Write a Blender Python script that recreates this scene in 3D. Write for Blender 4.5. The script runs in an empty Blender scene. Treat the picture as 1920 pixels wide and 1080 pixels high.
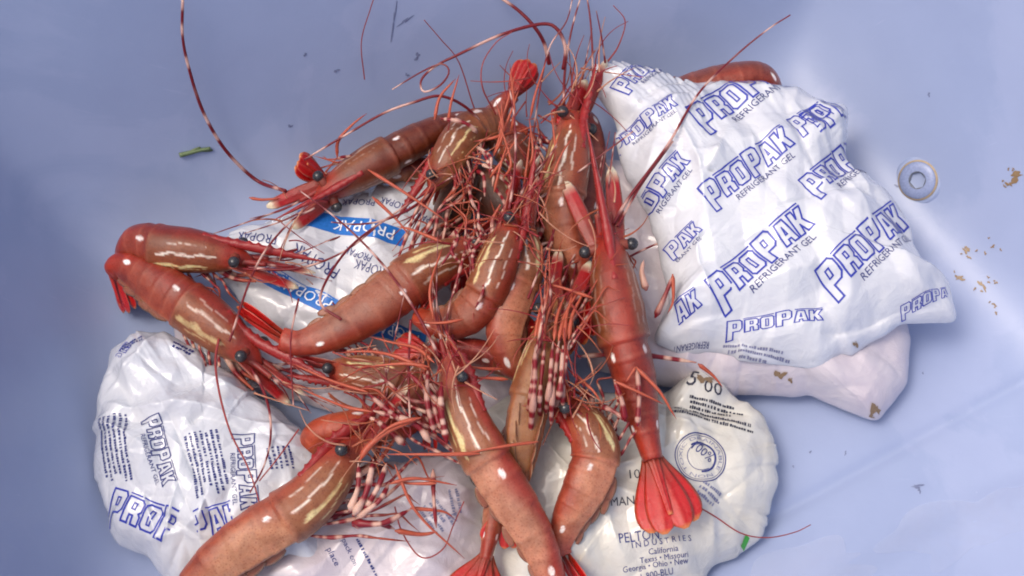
import bpy, bmesh, math, random
import numpy as np
from mathutils import Vector, Matrix
from mathutils.bvhtree import BVHTree

R = math.radians
rng = np.random.default_rng(7)
random.seed(7)
scene = bpy.context.scene
COL = scene.collection

# ------------------------------------------------------------------ camera
TILT, DIST, FPX = R(22), 1.0, 3000.0            # focal length in pixels of the 1920 wide photograph
TGT = np.array([0.0, 0.0, 0.04])
CAM = TGT + DIST * np.array([0.0, -math.sin(TILT), math.cos(TILT)])
cd = bpy.data.cameras.new('camera'); cam = bpy.data.objects.new('camera', cd); COL.objects.link(cam)
cam.location = CAM; cam.rotation_euler = (TILT, 0, 0)
cd.sensor_width = 36; cd.lens = 36 * FPX / 1920; cd.clip_start = 0.01; cd.clip_end = 50
scene.camera = cam

# ------------------------------------------------------------------ sky, sun, exposure
SUN_EL, SUN_AZ = R(66), R(-95)                  # azimuth clockwise from +y
world = bpy.data.worlds.new('World'); scene.world = world; world.use_nodes = True
wn = world.node_tree.nodes; wl = world.node_tree.links
sky = wn.new('ShaderNodeTexSky'); sky.sky_type = 'NISHITA'; sky.sun_disc = False
sky.sun_elevation = SUN_EL; sky.sun_rotation = SUN_AZ; sky.dust_density = 6.0; sky.air_density = 1.0; sky.ozone_density = 0.6
bg = wn['Background']; bg.inputs['Strength'].default_value = 0.15
wl.new(sky.outputs['Color'], bg.inputs['Color'])
sd = bpy.data.lights.new('sun', 'SUN'); sun = bpy.data.objects.new('sun', sd); COL.objects.link(sun)
sd.energy = 0.7; sd.angle = R(18); sd.color = (1.0, 0.95, 0.88)
sdir = Vector((math.sin(SUN_AZ) * math.cos(SUN_EL), math.cos(SUN_AZ) * math.cos(SUN_EL), math.sin(SUN_EL)))
sun.rotation_euler = sdir.to_track_quat('Z', 'Y').to_euler()
scene.view_settings.view_transform = 'Standard'; scene.view_settings.look = 'None'
scene.view_settings.gamma = 1.0; scene.view_settings.exposure = 0.34
scene.render.engine = 'CYCLES'
scene.cycles.use_denoising = True
scene.cycles.max_bounces = 8
scene.cycles.pixel_filter_type = 'BLACKMAN_HARRIS'; scene.cycles.filter_width = 1.9

# ------------------------------------------------------------------ helpers
CX, SX = np.array([1.0, 0, 0]), None
CY = np.array([0.0, math.cos(TILT), math.sin(TILT)])
CZ = np.array([0.0, -math.sin(TILT), math.cos(TILT)])

def ray(px, py):
    d = CX * (px - 960) / FPX + CY * (540 - py) / FPX - CZ
    return d
def at(px, py, zmm):
    d = ray(px, py); t = (zmm / 1000.0 - CAM[2]) / d[2]
    return CAM + d * t
def pxm(p):                                     # metres per photograph pixel at point p
    return float(np.dot(CAM - p, CZ)) / FPX
def lin(c):
    c = np.asarray(c, float) / 255.0
    return np.where(c <= 0.04045, c / 12.92, ((c + 0.055) / 1.055) ** 2.4)
def nrm(v):
    v = np.asarray(v, float); n = np.linalg.norm(v, axis=-1, keepdims=True); return v / np.maximum(n, 1e-9)
def sm(a, b, x):
    t = np.clip((x - a) / (b - a), 0, 1); return t * t * (3 - 2 * t)
def spline(pts, n):
    P = np.asarray(pts, float); m = len(P)
    if m == 2: P = np.array([P[0], (P[0] + P[1]) / 2, P[1]]); m = 3
    E = np.vstack([2 * P[0] - P[1], P, 2 * P[-1] - P[-2]])
    out = []
    for i in range(m - 1):
        a, b, c, d = E[i], E[i + 1], E[i + 2], E[i + 3]
        t = np.linspace(0, 1, 24, endpoint=False)[:, None]
        out.append(0.5 * (2 * b + (c - a) * t + (2 * a - 5 * b + 4 * c - d) * t ** 2 + (3 * b - a - 3 * c + d) * t ** 3))
    out = np.vstack(out + [P[-1:]])
    L = np.concatenate([[0], np.cumsum(np.linalg.norm(np.diff(out, axis=0), axis=1))])
    u = np.linspace(0, L[-1], n)
    return np.stack([np.interp(u, L, out[:, k]) for k in range(3)], 1), L[-1]

def mesh_obj(name, verts, faces, mat, parent=None, cols=None, smooth=True):
    me = bpy.data.meshes.new(name)
    me.from_pydata(np.asarray(verts).tolist(), [], faces)
    if smooth: me.polygons.foreach_set('use_smooth', np.ones(len(me.polygons), bool))
    if cols is not None:
        a = me.color_attributes.new('Col', 'FLOAT_COLOR', 'POINT')
        c = np.ones((len(me.vertices), 4), np.float32); c[:, :3] = cols
        a.data.foreach_set('color', c.ravel())
    me.materials.append(mat); me.update()
    o = bpy.data.objects.new(name, me); COL.objects.link(o)
    if parent: o.parent = parent; o.matrix_parent_inverse = Matrix.Translation(-parent.location)
    return o
def empty(name, loc, label, cat, group=None):
    o = bpy.data.objects.new(name, None); COL.objects.link(o); o.location = loc; o.empty_display_size = 0.02
    o['label'] = label; o['category'] = cat
    if group: o['group'] = group
    return o
def grid_faces(n, m, wrap=True):
    f = []
    mm = m if wrap else m - 1
    for i in range(n - 1):
        for j in range(mm):
            k = (j + 1) % m
            f.append((i * m + j, i * m + k, (i + 1) * m + k, (i + 1) * m + j))
    return f

# ------------------------------------------------------------------ materials
def mat(name):
    m = bpy.data.materials.new(name); m.use_nodes = True
    return m, m.node_tree.nodes, m.node_tree.links, m.node_tree.nodes['Principled BSDF']
def noise(n, l, scale, detail=4, rough=0.5, dim=None):
    t = n.new('ShaderNodeTexNoise'); t.inputs['Scale'].default_value = scale
    t.inputs['Detail'].default_value = detail; t.inputs['Roughness'].default_value = rough
    g = n.new('ShaderNodeNewGeometry'); l.new(g.outputs['Position'], t.inputs['Vector'])
    return t
def ramp(n, l, src, stops):
    r = n.new('ShaderNodeValToRGB'); e = r.color_ramp.elements
    while len(e) < len(stops): e.new(0.5)
    for x, (p, c) in zip(e, stops): x.position = p; x.color = c if len(c) == 4 else (*c, 1)
    l.new(src, r.inputs['Fac']); return r
def mixc(n, l, a, b, fac, mode='MIX'):
    m = n.new('ShaderNodeMix'); m.data_type = 'RGBA'; m.blend_type = mode
    for s, v in ((6, a), (7, b), (0, fac)):
        if hasattr(v, 'is_output'): l.new(v, m.inputs[s])
        else: m.inputs[s].default_value = v if s == 0 else (*v, 1)
    return m.outputs[2]
def bump(n, l, b, src, strength, dist):
    k = n.new('ShaderNodeBump'); k.inputs['Strength'].default_value = strength; k.inputs['Distance'].default_value = dist
    l.new(src, k.inputs['Height']); l.new(k.outputs['Normal'], b.inputs['Normal']); return k

def shell_material(name, sss, rough, mott=0.55, bdist=0.0006, coat=0.4):
    m, n, l, b = mat(name)
    a = n.new('ShaderNodeVertexColor'); a.layer_name = 'Col'
    t1 = noise(n, l, 130, 5, 0.6); r1 = ramp(n, l, t1.outputs['Fac'], [(0.3, (0.55, 0.42, 0.36)), (0.55, (1, 1, 1)), (0.8, (1.25, 1.2, 1.15))])
    t2 = noise(n, l, 900, 3, 0.6); r2 = ramp(n, l, t2.outputs['Fac'], [(0.32, (0.75, 0.6, 0.55)), (0.5, (1, 1, 1))])
    c = mixc(n, l, a.outputs['Color'], r1.outputs['Color'], mott, 'MULTIPLY')
    c = mixc(n, l, c, r2.outputs['Color'], mott * 0.8, 'MULTIPLY')
    vd = n.new('ShaderNodeTexVoronoi'); vd.inputs['Scale'].default_value = 520; gv = n.new('ShaderNodeNewGeometry'); l.new(gv.outputs['Position'], vd.inputs['Vector'])
    rd = ramp(n, l, vd.outputs['Distance'], [(0.18, (0.58, 0.34, 0.32)), (0.34, (1, 1, 1))]); c = mixc(n, l, c, rd.outputs['Color'], mott * 0.8, 'MULTIPLY')
    t4 = noise(n, l, 55, 6, 0.65); t4.inputs['Distortion'].default_value = 1.2
    r4 = ramp(n, l, t4.outputs['Fac'], [(0.36, (0.8, 0.6, 0.5)), (0.5, (1, 1, 1)), (0.66, (1.22, 1.1, 1.05))]); c = mixc(n, l, c, r4.outputs['Color'], mott, 'MULTIPLY')
    l.new(c, b.inputs['Base Color'])
    rr = n.new('ShaderNodeMapRange'); l.new(t1.outputs['Fac'], rr.inputs['Value'])
    rr.inputs['To Min'].default_value = rough * 0.6; rr.inputs['To Max'].default_value = rough * 1.7
    l.new(rr.outputs['Result'], b.inputs['Roughness'])
    b.inputs['Subsurface Weight'].default_value = sss
    b.inputs['Subsurface Radius'].default_value = (1.0, 0.45, 0.3); b.inputs['Subsurface Scale'].default_value = 0.006
    b.inputs['Specular IOR Level'].default_value = 0.32
    b.inputs['Coat Weight'].default_value = coat; b.inputs['Coat Roughness'].default_value = 0.05
    tc = noise(n, l, 520, 5, 0.7); cb = n.new('ShaderNodeBump'); cb.inputs['Strength'].default_value = 0.7; cb.inputs['Distance'].default_value = 0.0011
    l.new(tc.outputs['Fac'], cb.inputs['Height']); l.new(cb.outputs['Normal'], b.inputs['Coat Normal'])
    t3 = noise(n, l, 330, 6, 0.68); bump(n, l, b, t3.outputs['Fac'], 0.6, bdist)
    return m
M_SHELL = shell_material('prawn_shell', 0.6, 0.36, bdist=0.0006)
M_LIMB = shell_material('prawn_limb', 0.2, 0.35, 0.25, 0.0002, coat=0.15)
M_FAN = shell_material('prawn_fan', 0.25, 0.26, 0.3, coat=0.3)
M_EYE, n, l, b = mat('prawn_eye')
b.inputs['Base Color'].default_value = (0.022, 0.022, 0.026, 1); b.inputs['Roughness'].default_value = 0.16
t = noise(n, l, 2500, 2); c = ramp(n, l, t.outputs['Fac'], [(0.4, (0.015, 0.014, 0.016)), (0.7, (0.07, 0.07, 0.078))]); l.new(c.outputs['Color'], b.inputs['Base Color'])

def film_material(name, col, tint2, rough=0.2, dirt=0.25, trans=0.35):
    m, n, l, b = mat(name)
    t = noise(n, l, 26, 5, 0.6); r = ramp(n, l, t.outputs['Fac'], [(0.35, tint2), (0.6, col)])
    d = noise(n, l, 60, 8, 0.7); dr = ramp(n, l, d.outputs['Fac'], [(0.66, (0, 0, 0)), (0.74, (dirt,) * 3)])
    c = mixc(n, l, r.outputs['Color'], tuple(lin((176, 140, 110))), dr.outputs['Color'])
    l.new(c, b.inputs['Base Color'])
    b.inputs['Roughness'].default_value = rough
    b.inputs['Coat Weight'].default_value = 0.6; b.inputs['Coat Roughness'].default_value = 0.08
    w = noise(n, l, 55, 6, 0.62); w.inputs['Distortion'].default_value = 0.9
    vo = n.new('ShaderNodeTexVoronoi'); vo.feature = 'F1'; vo.inputs['Scale'].default_value = 62
    gm = n.new('ShaderNodeNewGeometry'); va = n.new('ShaderNodeVectorMath'); va.operation = 'MULTIPLY_ADD'; va.inputs[1].default_value = (0.02, 0.02, 0.02)
    l.new(w.outputs['Color'], va.inputs[0]); l.new(gm.outputs['Position'], va.inputs[2]); l.new(va.outputs[0], vo.inputs['Vector'])
    ma = n.new('ShaderNodeMath'); ma.operation = 'MULTIPLY_ADD'; ma.inputs[1].default_value = 1.6; l.new(vo.outputs['Distance'], ma.inputs[0]); l.new(w.outputs['Fac'], ma.inputs[2])
    bump(n, l, b, ma.outputs[0], 0.28, 0.0024)
    return m
M_FILM = film_material('white_film', tuple(lin((212, 214, 218))), tuple(lin((204, 206, 213))))
M_FILMP = film_material('pink_white_film', tuple(lin((206, 198, 202))), tuple(lin((196, 186, 194))), 0.35)
M_FILMY = film_material('cream_film', tuple(lin((212, 210, 202))), tuple(lin((204, 200, 188))))

def ink(name, rgb):
    m, n, l, b = mat(name)
    c0 = tuple(lin(rgb)); t = noise(n, l, 700, 3)
    r = ramp(n, l, t.outputs['Fac'], [(0.3, c0), (0.75, tuple(min(1, x * 1.25 + 0.012) for x in c0))])
    l.new(r.outputs['Color'], b.inputs['Base Color']); b.inputs['Roughness'].default_value = 0.35
    return m
M_BLUE = ink('blue_ink', (44, 56, 156)); M_NAVY = ink('navy_ink', (42, 50, 112)); M_BLACK = ink('black_ink', (38, 40, 58))
M_STRIPE = ink('bright_blue_ink', (28, 104, 184)); M_WINK = ink('white_ink', (225, 230, 240)); M_GREEN = ink('green_ink', (52, 160, 40))
M_GREY = ink('grey_ink', (120, 122, 150))

M_BIN, n, l, b = mat('bin_plastic')
t = noise(n, l, 9, 6, 0.55); r = ramp(n, l, t.outputs['Fac'], [(0.3, tuple(lin((142, 155, 188)))), (0.7, tuple(lin((152, 165, 197))))])
s1 = noise(n, l, 75, 9, 0.75); sr = ramp(n, l, s1.outputs['Fac'], [(0.70, (0, 0, 0)), (0.735, (0.75,) * 3)])
c = mixc(n, l, r.outputs['Color'], tuple(lin((88, 94, 120))), sr.outputs['Color'])
s2 = noise(n, l, 160, 6, 0.7); sr2 = ramp(n, l, s2.outputs['Fac'], [(0.71, (0, 0, 0)), (0.75, (0.6,) * 3)])
c = mixc(n, l, c, tuple(lin((205, 212, 230))), sr2.outputs['Color'])
st = noise(n, l, 5.5, 7, 0.6); st.inputs['Distortion'].default_value = 0.6
sr3 = ramp(n, l, st.outputs['Fac'], [(0.54, (0, 0, 0)), (0.58, (0.2,) * 3), (0.75, (0.12,) * 3)]); c = mixc(n, l, c, tuple(lin((176, 184, 212))), sr3.outputs['Color'])
mp = n.new('ShaderNodeMapping'); mp.inputs['Rotation'].default_value = (0, 0, 0.5); mp.inputs['Scale'].default_value = (6, 160, 20)
gp = n.new('ShaderNodeNewGeometry'); l.new(gp.outputs['Position'], mp.inputs['Vector'])
sc_ = n.new('ShaderNodeTexNoise'); sc_.inputs['Scale'].default_value = 3.0; sc_.inputs['Detail'].default_value = 4; l.new(mp.outputs['Vector'], sc_.inputs['Vector'])
sr4 = ramp(n, l, sc_.outputs['Fac'], [(0.68, (0, 0, 0)), (0.73, (0.14,) * 3)]); c = mixc(n, l, c, tuple(lin((178, 186, 214))), sr4.outputs['Color'])
l.new(c, b.inputs['Base Color'])
rr = ramp(n, l, t.outputs['Fac'], [(0.3, (0.3,) * 3), (0.7, (0.5,) * 3)]); l.new(rr.outputs['Color'], b.inputs['Roughness'])
t3 = noise(n, l, 40, 5, 0.6); bump(n, l, b, t3.outputs['Fac'], 0.12, 0.003)
M_PLUG = ink('plug_plastic', (126, 138, 172)); M_SOCK = ink('socket_plastic', (96, 102, 116)); M_RUBBER = ink('seal_ring', (170, 150, 120))
M_CRUST = ink('brown_grime', (128, 104, 74)); M_SCUFF = ink('dark_scuff', (102, 110, 140)); M_WEED = ink('weed_green', (92, 108, 70))

# ------------------------------------------------------------------ the bin
def fl(px, py): return at(px, py, 0)[:2]
def half(p, q):                                  # positive on the outer (left hand) side going p -> q
    p, q = fl(*p), fl(*q); d = q - p; d = d / np.hypot(*d)
    return p, np.array([-d[1], d[0]])
WALLS = [half((190, 470), (1440, 118)), half((1420, 20), (1700, 345)), half((216, 1500), (196, 420)),
         half((2600, 1400), (100, 1560)), half((2300, 640), (2300, 1500))]
CRP, CRN = half((1920, 716), (1440, 976))        # crease in the floor; positive = towards the lower right
def bin_z(X, Y):
    k = 110.0
    D = np.stack([(X - p[0]) * nn[0] + (Y - p[1]) * nn[1] for p, nn in WALLS])
    mx = D.max(0); d = mx + np.log(np.exp(k * (D - mx)).sum(0)) / k
    w = 0.013
    z = 2.1 * w * np.log1p(np.exp(np.clip((d - 0.006) / w, -40, 40)))
    c = (X - CRP[0]) * CRN[0] + (Y - CRP[1]) * CRN[1]
    along = (X - CRP[0]) * CRN[1] - (Y - CRP[1]) * CRN[0]
    z = z + 0.16 * np.clip(c, 0, 1) - 0.0034 * np.exp(-np.abs(c) / 0.0036) + 0.007 * sm(0.05, 0.075, c + 0.012 * np.sin(along * 14)) - 0.006 * sm(0.085, 0.13, c + 0.014 * np.sin(along * 9 + 1)) + 0.004 * sm(0.12, 0.14, c + 0.01 * np.sin(along * 17))
    z = z + 0.0012 * np.sin(X * 21 + Y * 9) * np.sin(Y * 17 - X * 5)
    top = 0.26
    zz = top - 0.02 * np.log1p(np.exp(np.clip((top - z) / 0.02, -40, 40)))
    dt = 0.165
    zz = zz - np.clip((d - dt - 0.05) * 8, 0, 0.32)
    return zz, d
def bin_pt(px, py):                              # camera ray against the bin
    d = ray(px, py); t = 0.6
    for i in range(400):
        p = CAM + d * t; z, _ = bin_z(np.array([p[0]]), np.array([p[1]]))
        if p[2] < z[0] + 0.0003: break
        t += max(0.0004, (p[2] - z[0]) * 0.35)
    return p
def bin_n(p):
    e = 0.002; x, y = p[0], p[1]
    f = lambda a, b_: bin_z(np.array([a]), np.array([b_]))[0][0]
    return nrm(np.array([-(f(x + e, y) - f(x - e, y)) / (2 * e), -(f(x, y + e) - f(x, y - e)) / (2 * e), 1.0]))
xs = np.arange(-0.66, 0.86, 0.003); ys = np.arange(-0.72, 0.62, 0.003)
X, Y = np.meshgrid(xs, ys); Z, _ = bin_z(X, Y)
bin_root = empty('plastic_tote', (0, 0, 0), 'pale blue plastic tote bin holding the gel packs and prawns', 'bin')
mesh_obj('tub', np.stack([X, Y, Z], -1).reshape(-1, 3), grid_faces(len(ys), len(xs), False), M_BIN, bin_root)

# drain plug
pp = bin_pt(1722, 338); pn = nrm(bin_n(pp)); pu = nrm(np.cross(pn, [0, 0, 1])); pv = np.cross(pn, pu)
pr = 36 * pxm(pp)
def lathe(prof, seg=48, hexa=None):
    v = []
    for (r_, h) in prof:
        for j in range(seg):
            a = 2 * math.pi * j / seg
            v.append(pp + pn * h + (pu * math.cos(a) + pv * math.sin(a)) * r_)
    return np.array(v), grid_faces(len(prof), seg)
ring_v, ring_f = lathe([(pr * 1.5, -0.006), (pr * 1.3, 0.0), (pr * 1.08, 0.0010), (pr * 1.0, 0.0005), (pr * .98, -0.004)])
mesh_obj('plug_seat', ring_v, ring_f, M_BIN, bin_root)
plug_v, plug_f = lathe([(pr * 0.97, -0.004), (pr * 0.97, 0.0020), (pr * 0.93, 0.0026), (pr * 0.6, 0.0026), (pr * 0.46, 0.0026)])
plug = mesh_obj('drain_plug', plug_v, plug_f, M_PLUG, bin_root)
rv, rf = lathe([(pr * 0.99, 0.0), (pr * 1.06, 0.0004), (pr * 1.06, 0.0016), (pr * 0.975, 0.0022)])
mesh_obj('seal_ring', rv, rf, M_RUBBER, plug)
seg = 48; hv = []
for (k, h) in ((0.47, 0.0026), (0.455, 0.0026), (0.43, -0.005), (0.0, -0.005)):
    for j in range(seg):
        a = 2 * math.pi * j / seg
        hexr = math.cos(math.pi / 6) / math.cos((a % (math.pi / 3)) - math.pi / 6) if k < 0.46 else 1
        hv.append(pp + pn * h + (pu * math.cos(a) + pv * math.sin(a)) * pr * k * hexr)
mesh_obj('hex_socket', hv, grid_faces(4, seg), M_SOCK, plug)

# grime and scuffs stuck to the tub
def blot(px, py, w, h, ang, m, name, rough=0.5, seed=0):
    g = np.random.default_rng(seed); k = 22
    ph = g.uniform(0, 6.28, 6); a = np.arange(k) * 2 * math.pi / k
    rad = 1 + rough * sum(np.sin((i + 2) * a + ph[i]) / (i + 1.5) for i in range(6))
    rad = np.clip(rad, .15, 2)
    ca, sa = math.cos(R(ang)), math.sin(R(ang)); v = []
    c0 = bin_pt(px, py); sc = pxm(c0)
    for rr_, lift in ((1, 0.0), (0.55, 0.0001), (0.05, 0.0001)):
        for j in range(k):
            x, y = w * rad[j] * rr_ * math.cos(a[j]), h * rad[j] * rr_ * math.sin(a[j])
            q = bin_pt(px + x * ca - y * sa, py + x * sa + y * ca)
            v.append(q + bin_n(q) * (0.0004 + lift))
    mesh_obj(name, v, grid_faces(3, k), m, bin_root)
for i, a in enumerate([(1905, 330, 16, 9, -20), (1893, 345, 8, 5, 30), (1812, 470, 5, 9, -30), (1816, 482, 4, 3, 0), (1842, 535, 5, 12, -28), (1800, 522, 13, 4, -8),
                       (1866, 575, 3, 3, 0), (1862, 462, 5, 3, 0), (1868, 530, 3, 4, 0), (1728, 176, 0, 0, 0)][:9]):
    blot(a[0], a[1], a[2] * 0.75, a[3] * 0.75, a[4], M_CRUST, 'grime_spot', 0.8, i)
    for j_ in range(3): blot(a[0] + random.uniform(-16, 16), a[1] + random.uniform(-16, 16), random.uniform(1.2, 3), random.uniform(1.2, 2.5), random.uniform(0, 90), M_CRUST, 'grime_spot', 0.6, 300 + i * 3 + j_)
for i, a in enumerate([(738, 40, 3, 34, 8), (760, 38, 20, 3, -38), (782, 105, 6, 8, 20), (572, 102, 5, 3, 0), (763, 140, 4, 4, 0), (630, 132, 7, 3, 0), (544, 236, 7, 3, -30),
                       (1742, 177, 4, 4, 0), (1683, 349, 6, 4, 30), (1519, 848, 2, 4, 0), (1487, 875, 3, 2, 0), (1585, 850, 2, 5, 20), (1720, 912, 14, 4, 0), (1724, 920, 3, 6, 0),
                       (1660, 735, 3, 2, 0), (1730, 700, 3, 2, 0)]):
    blot(a[0], a[1], a[2] * 0.7, a[3] * 0.7, a[4], M_SCUFF, 'scuff_mark', 0.75, 40 + i)

# pale, partly transparent patches draped over the floor at lower right
M_PALE, n, l, b = mat('pale_film')
b.inputs['Base Color'].default_value = (*lin((206, 212, 232)), 1); b.inputs['Roughness'].default_value = 0.22
tf = noise(n, l, 14, 6, 0.6); rf_ = ramp(n, l, tf.outputs['Fac'], [(0.35, (0.0,) * 3), (0.75, (0.34,) * 3)]); l.new(rf_.outputs['Color'], b.inputs['Alpha'])
def film_patch(px, py, w, h, ang, seed):
    g = np.random.default_rng(seed); k = 64; a = np.arange(k) * 2 * math.pi / k; ph = g.uniform(0, 6.28, 9)
    rad = np.clip(1 + 0.32 * sum(np.sin((i + 2) * a + ph[i]) / (i + 1.3) for i in range(9)), .3, 1.6); ca, sa = math.cos(R(ang)), math.sin(R(ang)); v = []
    for rr_ in np.linspace(1, 0.02, 12):
        for j in range(k):
            x, y = w * rad[j] * rr_ * math.cos(a[j]), h * rad[j] * rr_ * math.sin(a[j]); q = at(px + x * ca - y * sa, py + x * sa + y * ca, 8)
            z_ = bin_z(np.array([q[0]]), np.array([q[1]]))[0][0]; v.append((q[0], q[1], z_ + 0.0014))
    mesh_obj('pale_patch', v, grid_faces(12, k), M_PALE, bin_root)
film_patch(1820, 985, 150, 62, -24, 3); film_patch(1500, 1078, 150, 46, -20, 5)

# a sprig of weed on the wall
wp = [bin_pt(x, y) + bin_n(bin_pt(x, y)) * 0.0015 for x, y in ((336, 289), (352, 285), (372, 280), (394, 276))]

# ------------------------------------------------------------------ gel packs
PACK_BVH = {}
def pack(name, label, outline, center, mat_, p=2.6, creases=45, camp=0.0022, seed=1, edge=0.004, zig=(), manual=(), under=0.6, radial=0.0012, crumple=1.7, nr=84, na=440, lobes=1.0):
    g = np.random.default_rng(seed)
    O = np.array([at(*q) for q in outline]); c = at(*center)
    L = np.linalg.norm(np.diff(np.vstack([O, O[:1]]), axis=0), axis=1); cum = np.concatenate([[0], np.cumsum(L)])
    u = np.linspace(0, cum[-1], na, endpoint=False); P2 = np.vstack([O, O[:1]])
    E = np.stack([np.interp(u, cum, P2[:, k]) for k in range(3)], 1)
    K = 3
    Es = sum(np.roll(E, k, 0) for k in range(-K, K + 1)) / (2 * K + 1); E = Es
    seglen = cum[-1] / na
    jit = sum(g.normal(0, 1) * np.sin(2 * np.pi * f * np.arange(na) / na + g.uniform(0, 6.28)) for f in range(9, 40, 3)) * 0.0002
    kn = np.sort(g.uniform(0, na, 46)); jit = jit + np.interp(np.arange(na), np.concatenate([[kn[-1] - na], kn, [kn[0] + na]]), (lambda q: np.concatenate([q[-1:], q, q[:1]]))(g.normal(0, 0.0012, 46)))
    dirc = nrm((E - c) * [1, 1, 0]); E = E + dirc * jit[:, None]
    for (i0, i1) in zig:                          # crimped, saw-toothed seal between two outline corners
        a, b_ = cum[i0], cum[i1]; msk = (u >= a) & (u <= b_)
        E[msk] += dirc[msk] * (np.where(np.arange(na) % 4 < 2, 0.0014, -0.0008))[msk][:, None]
    rs = np.concatenate([np.linspace(0.0, 1, nr - 14) ** 0.85 * 0.9, np.linspace(0.91, 1, 14)])
    rs[0] = 0.012
    Rr = rs[:, None]; V = c[None, None, :2] + Rr[..., None] * (E[None, :, :2] - c[None, None, :2])
    x, y = V[..., 0], V[..., 1]
    prof = np.clip(1 - np.clip(Rr, 0, 1) ** (p + 0.3), 0, 1) ** 0.72
    ze = E[None, :, 2]
    zt = ze + (c[2] - ze) * prof
    z = np.zeros_like(x)
    ext = np.abs(E[:, :2] - c[:2]).max()
    for i in range(creases):
        cx, cy = c[:2] + g.uniform(-ext, ext, 2) * 0.95; th = g.uniform(0, np.pi)
        ln = g.uniform(0.015, 0.06); w = g.uniform(0.0012, 0.006); A = g.normal(0, camp) * (0.4 + w / 0.005)
        dx, dy = x - cx, y - cy; al = dx * math.cos(th) + dy * math.sin(th); pe = -dx * math.sin(th) + dy * math.cos(th) + 0.12 * al * np.sin(al * 40 + i)
        z += A * np.exp(-np.abs(pe) / w) * np.clip(1 - np.abs(al) / ln, 0, 1)
    for (a, b_, A, w) in manual:                  # hand placed folds
        a, b_ = at(a[0], a[1], center[2])[:2], at(b_[0], b_[1], center[2])[:2]
        dv = b_ - a; ln = np.hypot(*dv); dv /= ln
        al = (x - a[0]) * dv[0] + (y - a[1]) * dv[1]; pe = -(x - a[0]) * dv[1] + (y - a[1]) * dv[0] + 0.0025 * np.sin(al * 90)
        z += A * np.exp(-np.abs(pe) / w) * sm(-0.01, 0.008, al) * (1 - sm(ln - 0.008, ln + 0.01, al))
    th = np.arange(na) / na * 2 * np.pi
    rad = sum(g.normal(0, 1) * np.sin(f * th + g.uniform(0, 6.28)) for f in (17, 23, 31, 41, 53, 67)) * radial
    flute = np.zeros_like(x)
    for i in range(46):
        t0 = g.uniform(0, 2 * np.pi); wd_ = g.uniform(0.012, 0.06); r0_ = g.uniform(0.45, 0.9); dth = np.abs((th - t0 + np.pi) % (2 * np.pi) - np.pi)[None] + 0.25 * (1 - Rr) * g.normal()
        flute += g.normal(0, radial) * np.exp(-np.abs(dth) / wd_) * sm(r0_, 1.0, Rr)
    z += flute
    for i in range(5):
        kx, ky = g.normal(0, 45, 2); z += lobes * 0.0011 * np.sin(kx * x + ky * y + g.uniform(0, 6.28)) * (1 - Rr ** 3)
    crum = np.zeros_like(x)                       # sharp facets of crumpled film
    for i in range(6):
        th_ = g.uniform(0, np.pi); wl_ = g.uniform(0.016, 0.05); wx = x + 0.006 * np.sin(55 * y + g.uniform(0, 6)) ; wy = y + 0.006 * np.sin(48 * x + g.uniform(0, 6))
        q_ = (wx * math.cos(th_) + wy * math.sin(th_)) / wl_ + g.uniform(); crum += (np.abs((q_ % 1.0) - 0.5) - 0.25) * wl_ * 0.10 * (0.5 + 0.5 * np.sin(23 * x + 31 * y + i))
    z += crum * crumple
    fade = 1 - 0.5 * sm(0.85, 1.0, Rr)
    zt = zt + z * fade
    bottom = ze - under * (c[2] - ze) * prof * 0.7
    bottom = np.minimum(np.maximum(bottom, 0.0015), zt - 0.0006)
    bottom[-1] = zt[-1] - 0.0006
    top = np.stack([x, y, zt], -1).reshape(-1, 3); bot = np.stack([x, y, bottom], -1)[::-1].reshape(-1, 3)
    v = np.vstack([top, bot]); f = grid_faces(2 * nr, na)
    f = [q[::-1] for q in f]
    ntop = (nr - 1) * na
    f.append(tuple(range(na))); f.append(tuple(range((2 * nr - 1) * na + na - 1, (2 * nr - 1) * na - 1, -1)))
    base = at(center[0], center[1], 0)
    root = empty('gel_pack', base, label, 'gel pack', 'gel packs in the tote')
    o = mesh_obj('pouch', v, f, mat_, root)
    PACK_BVH[name] = (BVHTree.FromPolygons(top.tolist(), f[:ntop]), root)
    return root

P_RIGHT = pack('right', 'big white gel pack printed with blue outlined lettering, right of the prawns',
    [(1113, 120, 62), (1140, 117, 62), (1232, 126, 60), (1290, 151, 58), (1400, 155, 56), (1482, 165, 56), (1590, 206, 50), (1583, 300, 52), (1690, 396, 46), (1738, 516, 44), (1782, 530, 44), (1798, 606, 40), (1700, 606, 48),
     (1630, 640, 46), (1535, 694, 44), (1400, 676, 46), (1272, 657, 48), (1222, 640, 52), (1258, 560, 58), (1222, 430, 60), (1166, 300, 60), (1148, 225, 58), (1101, 150, 58)],
    (1420, 400, 86), M_FILM, p=3.2, creases=90, camp=0.0022, seed=3, radial=0.001, crumple=2.4, zig=((0, 3),),
    manual=[((1225, 600), (1560, 640), -0.004, 0.004), ((1230, 625), (1520, 660), 0.0016, 0.0012), ((1228, 612), (1520, 648), 0.0014, 0.001), ((1440, 250), (1590, 215), 0.004, 0.006), ((1130, 200), (1300, 170), -0.003, 0.004),
            ((1160, 240), (1330, 160), 0.004, 0.005), ((1310, 420), (1330, 560), 0.003, 0.003), ((1240, 470), (1330, 430), -0.003, 0.003), ((1230, 520), (1320, 560), 0.0035, 0.003), ((1560, 600), (1760, 545), -0.004, 0.004), ((1700, 560), (1790, 580), 0.003, 0.003),
            ((1480, 180), (1520, 300), -0.003, 0.004), ((1640, 420), (1600, 330), 0.002, 0.003)])
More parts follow.
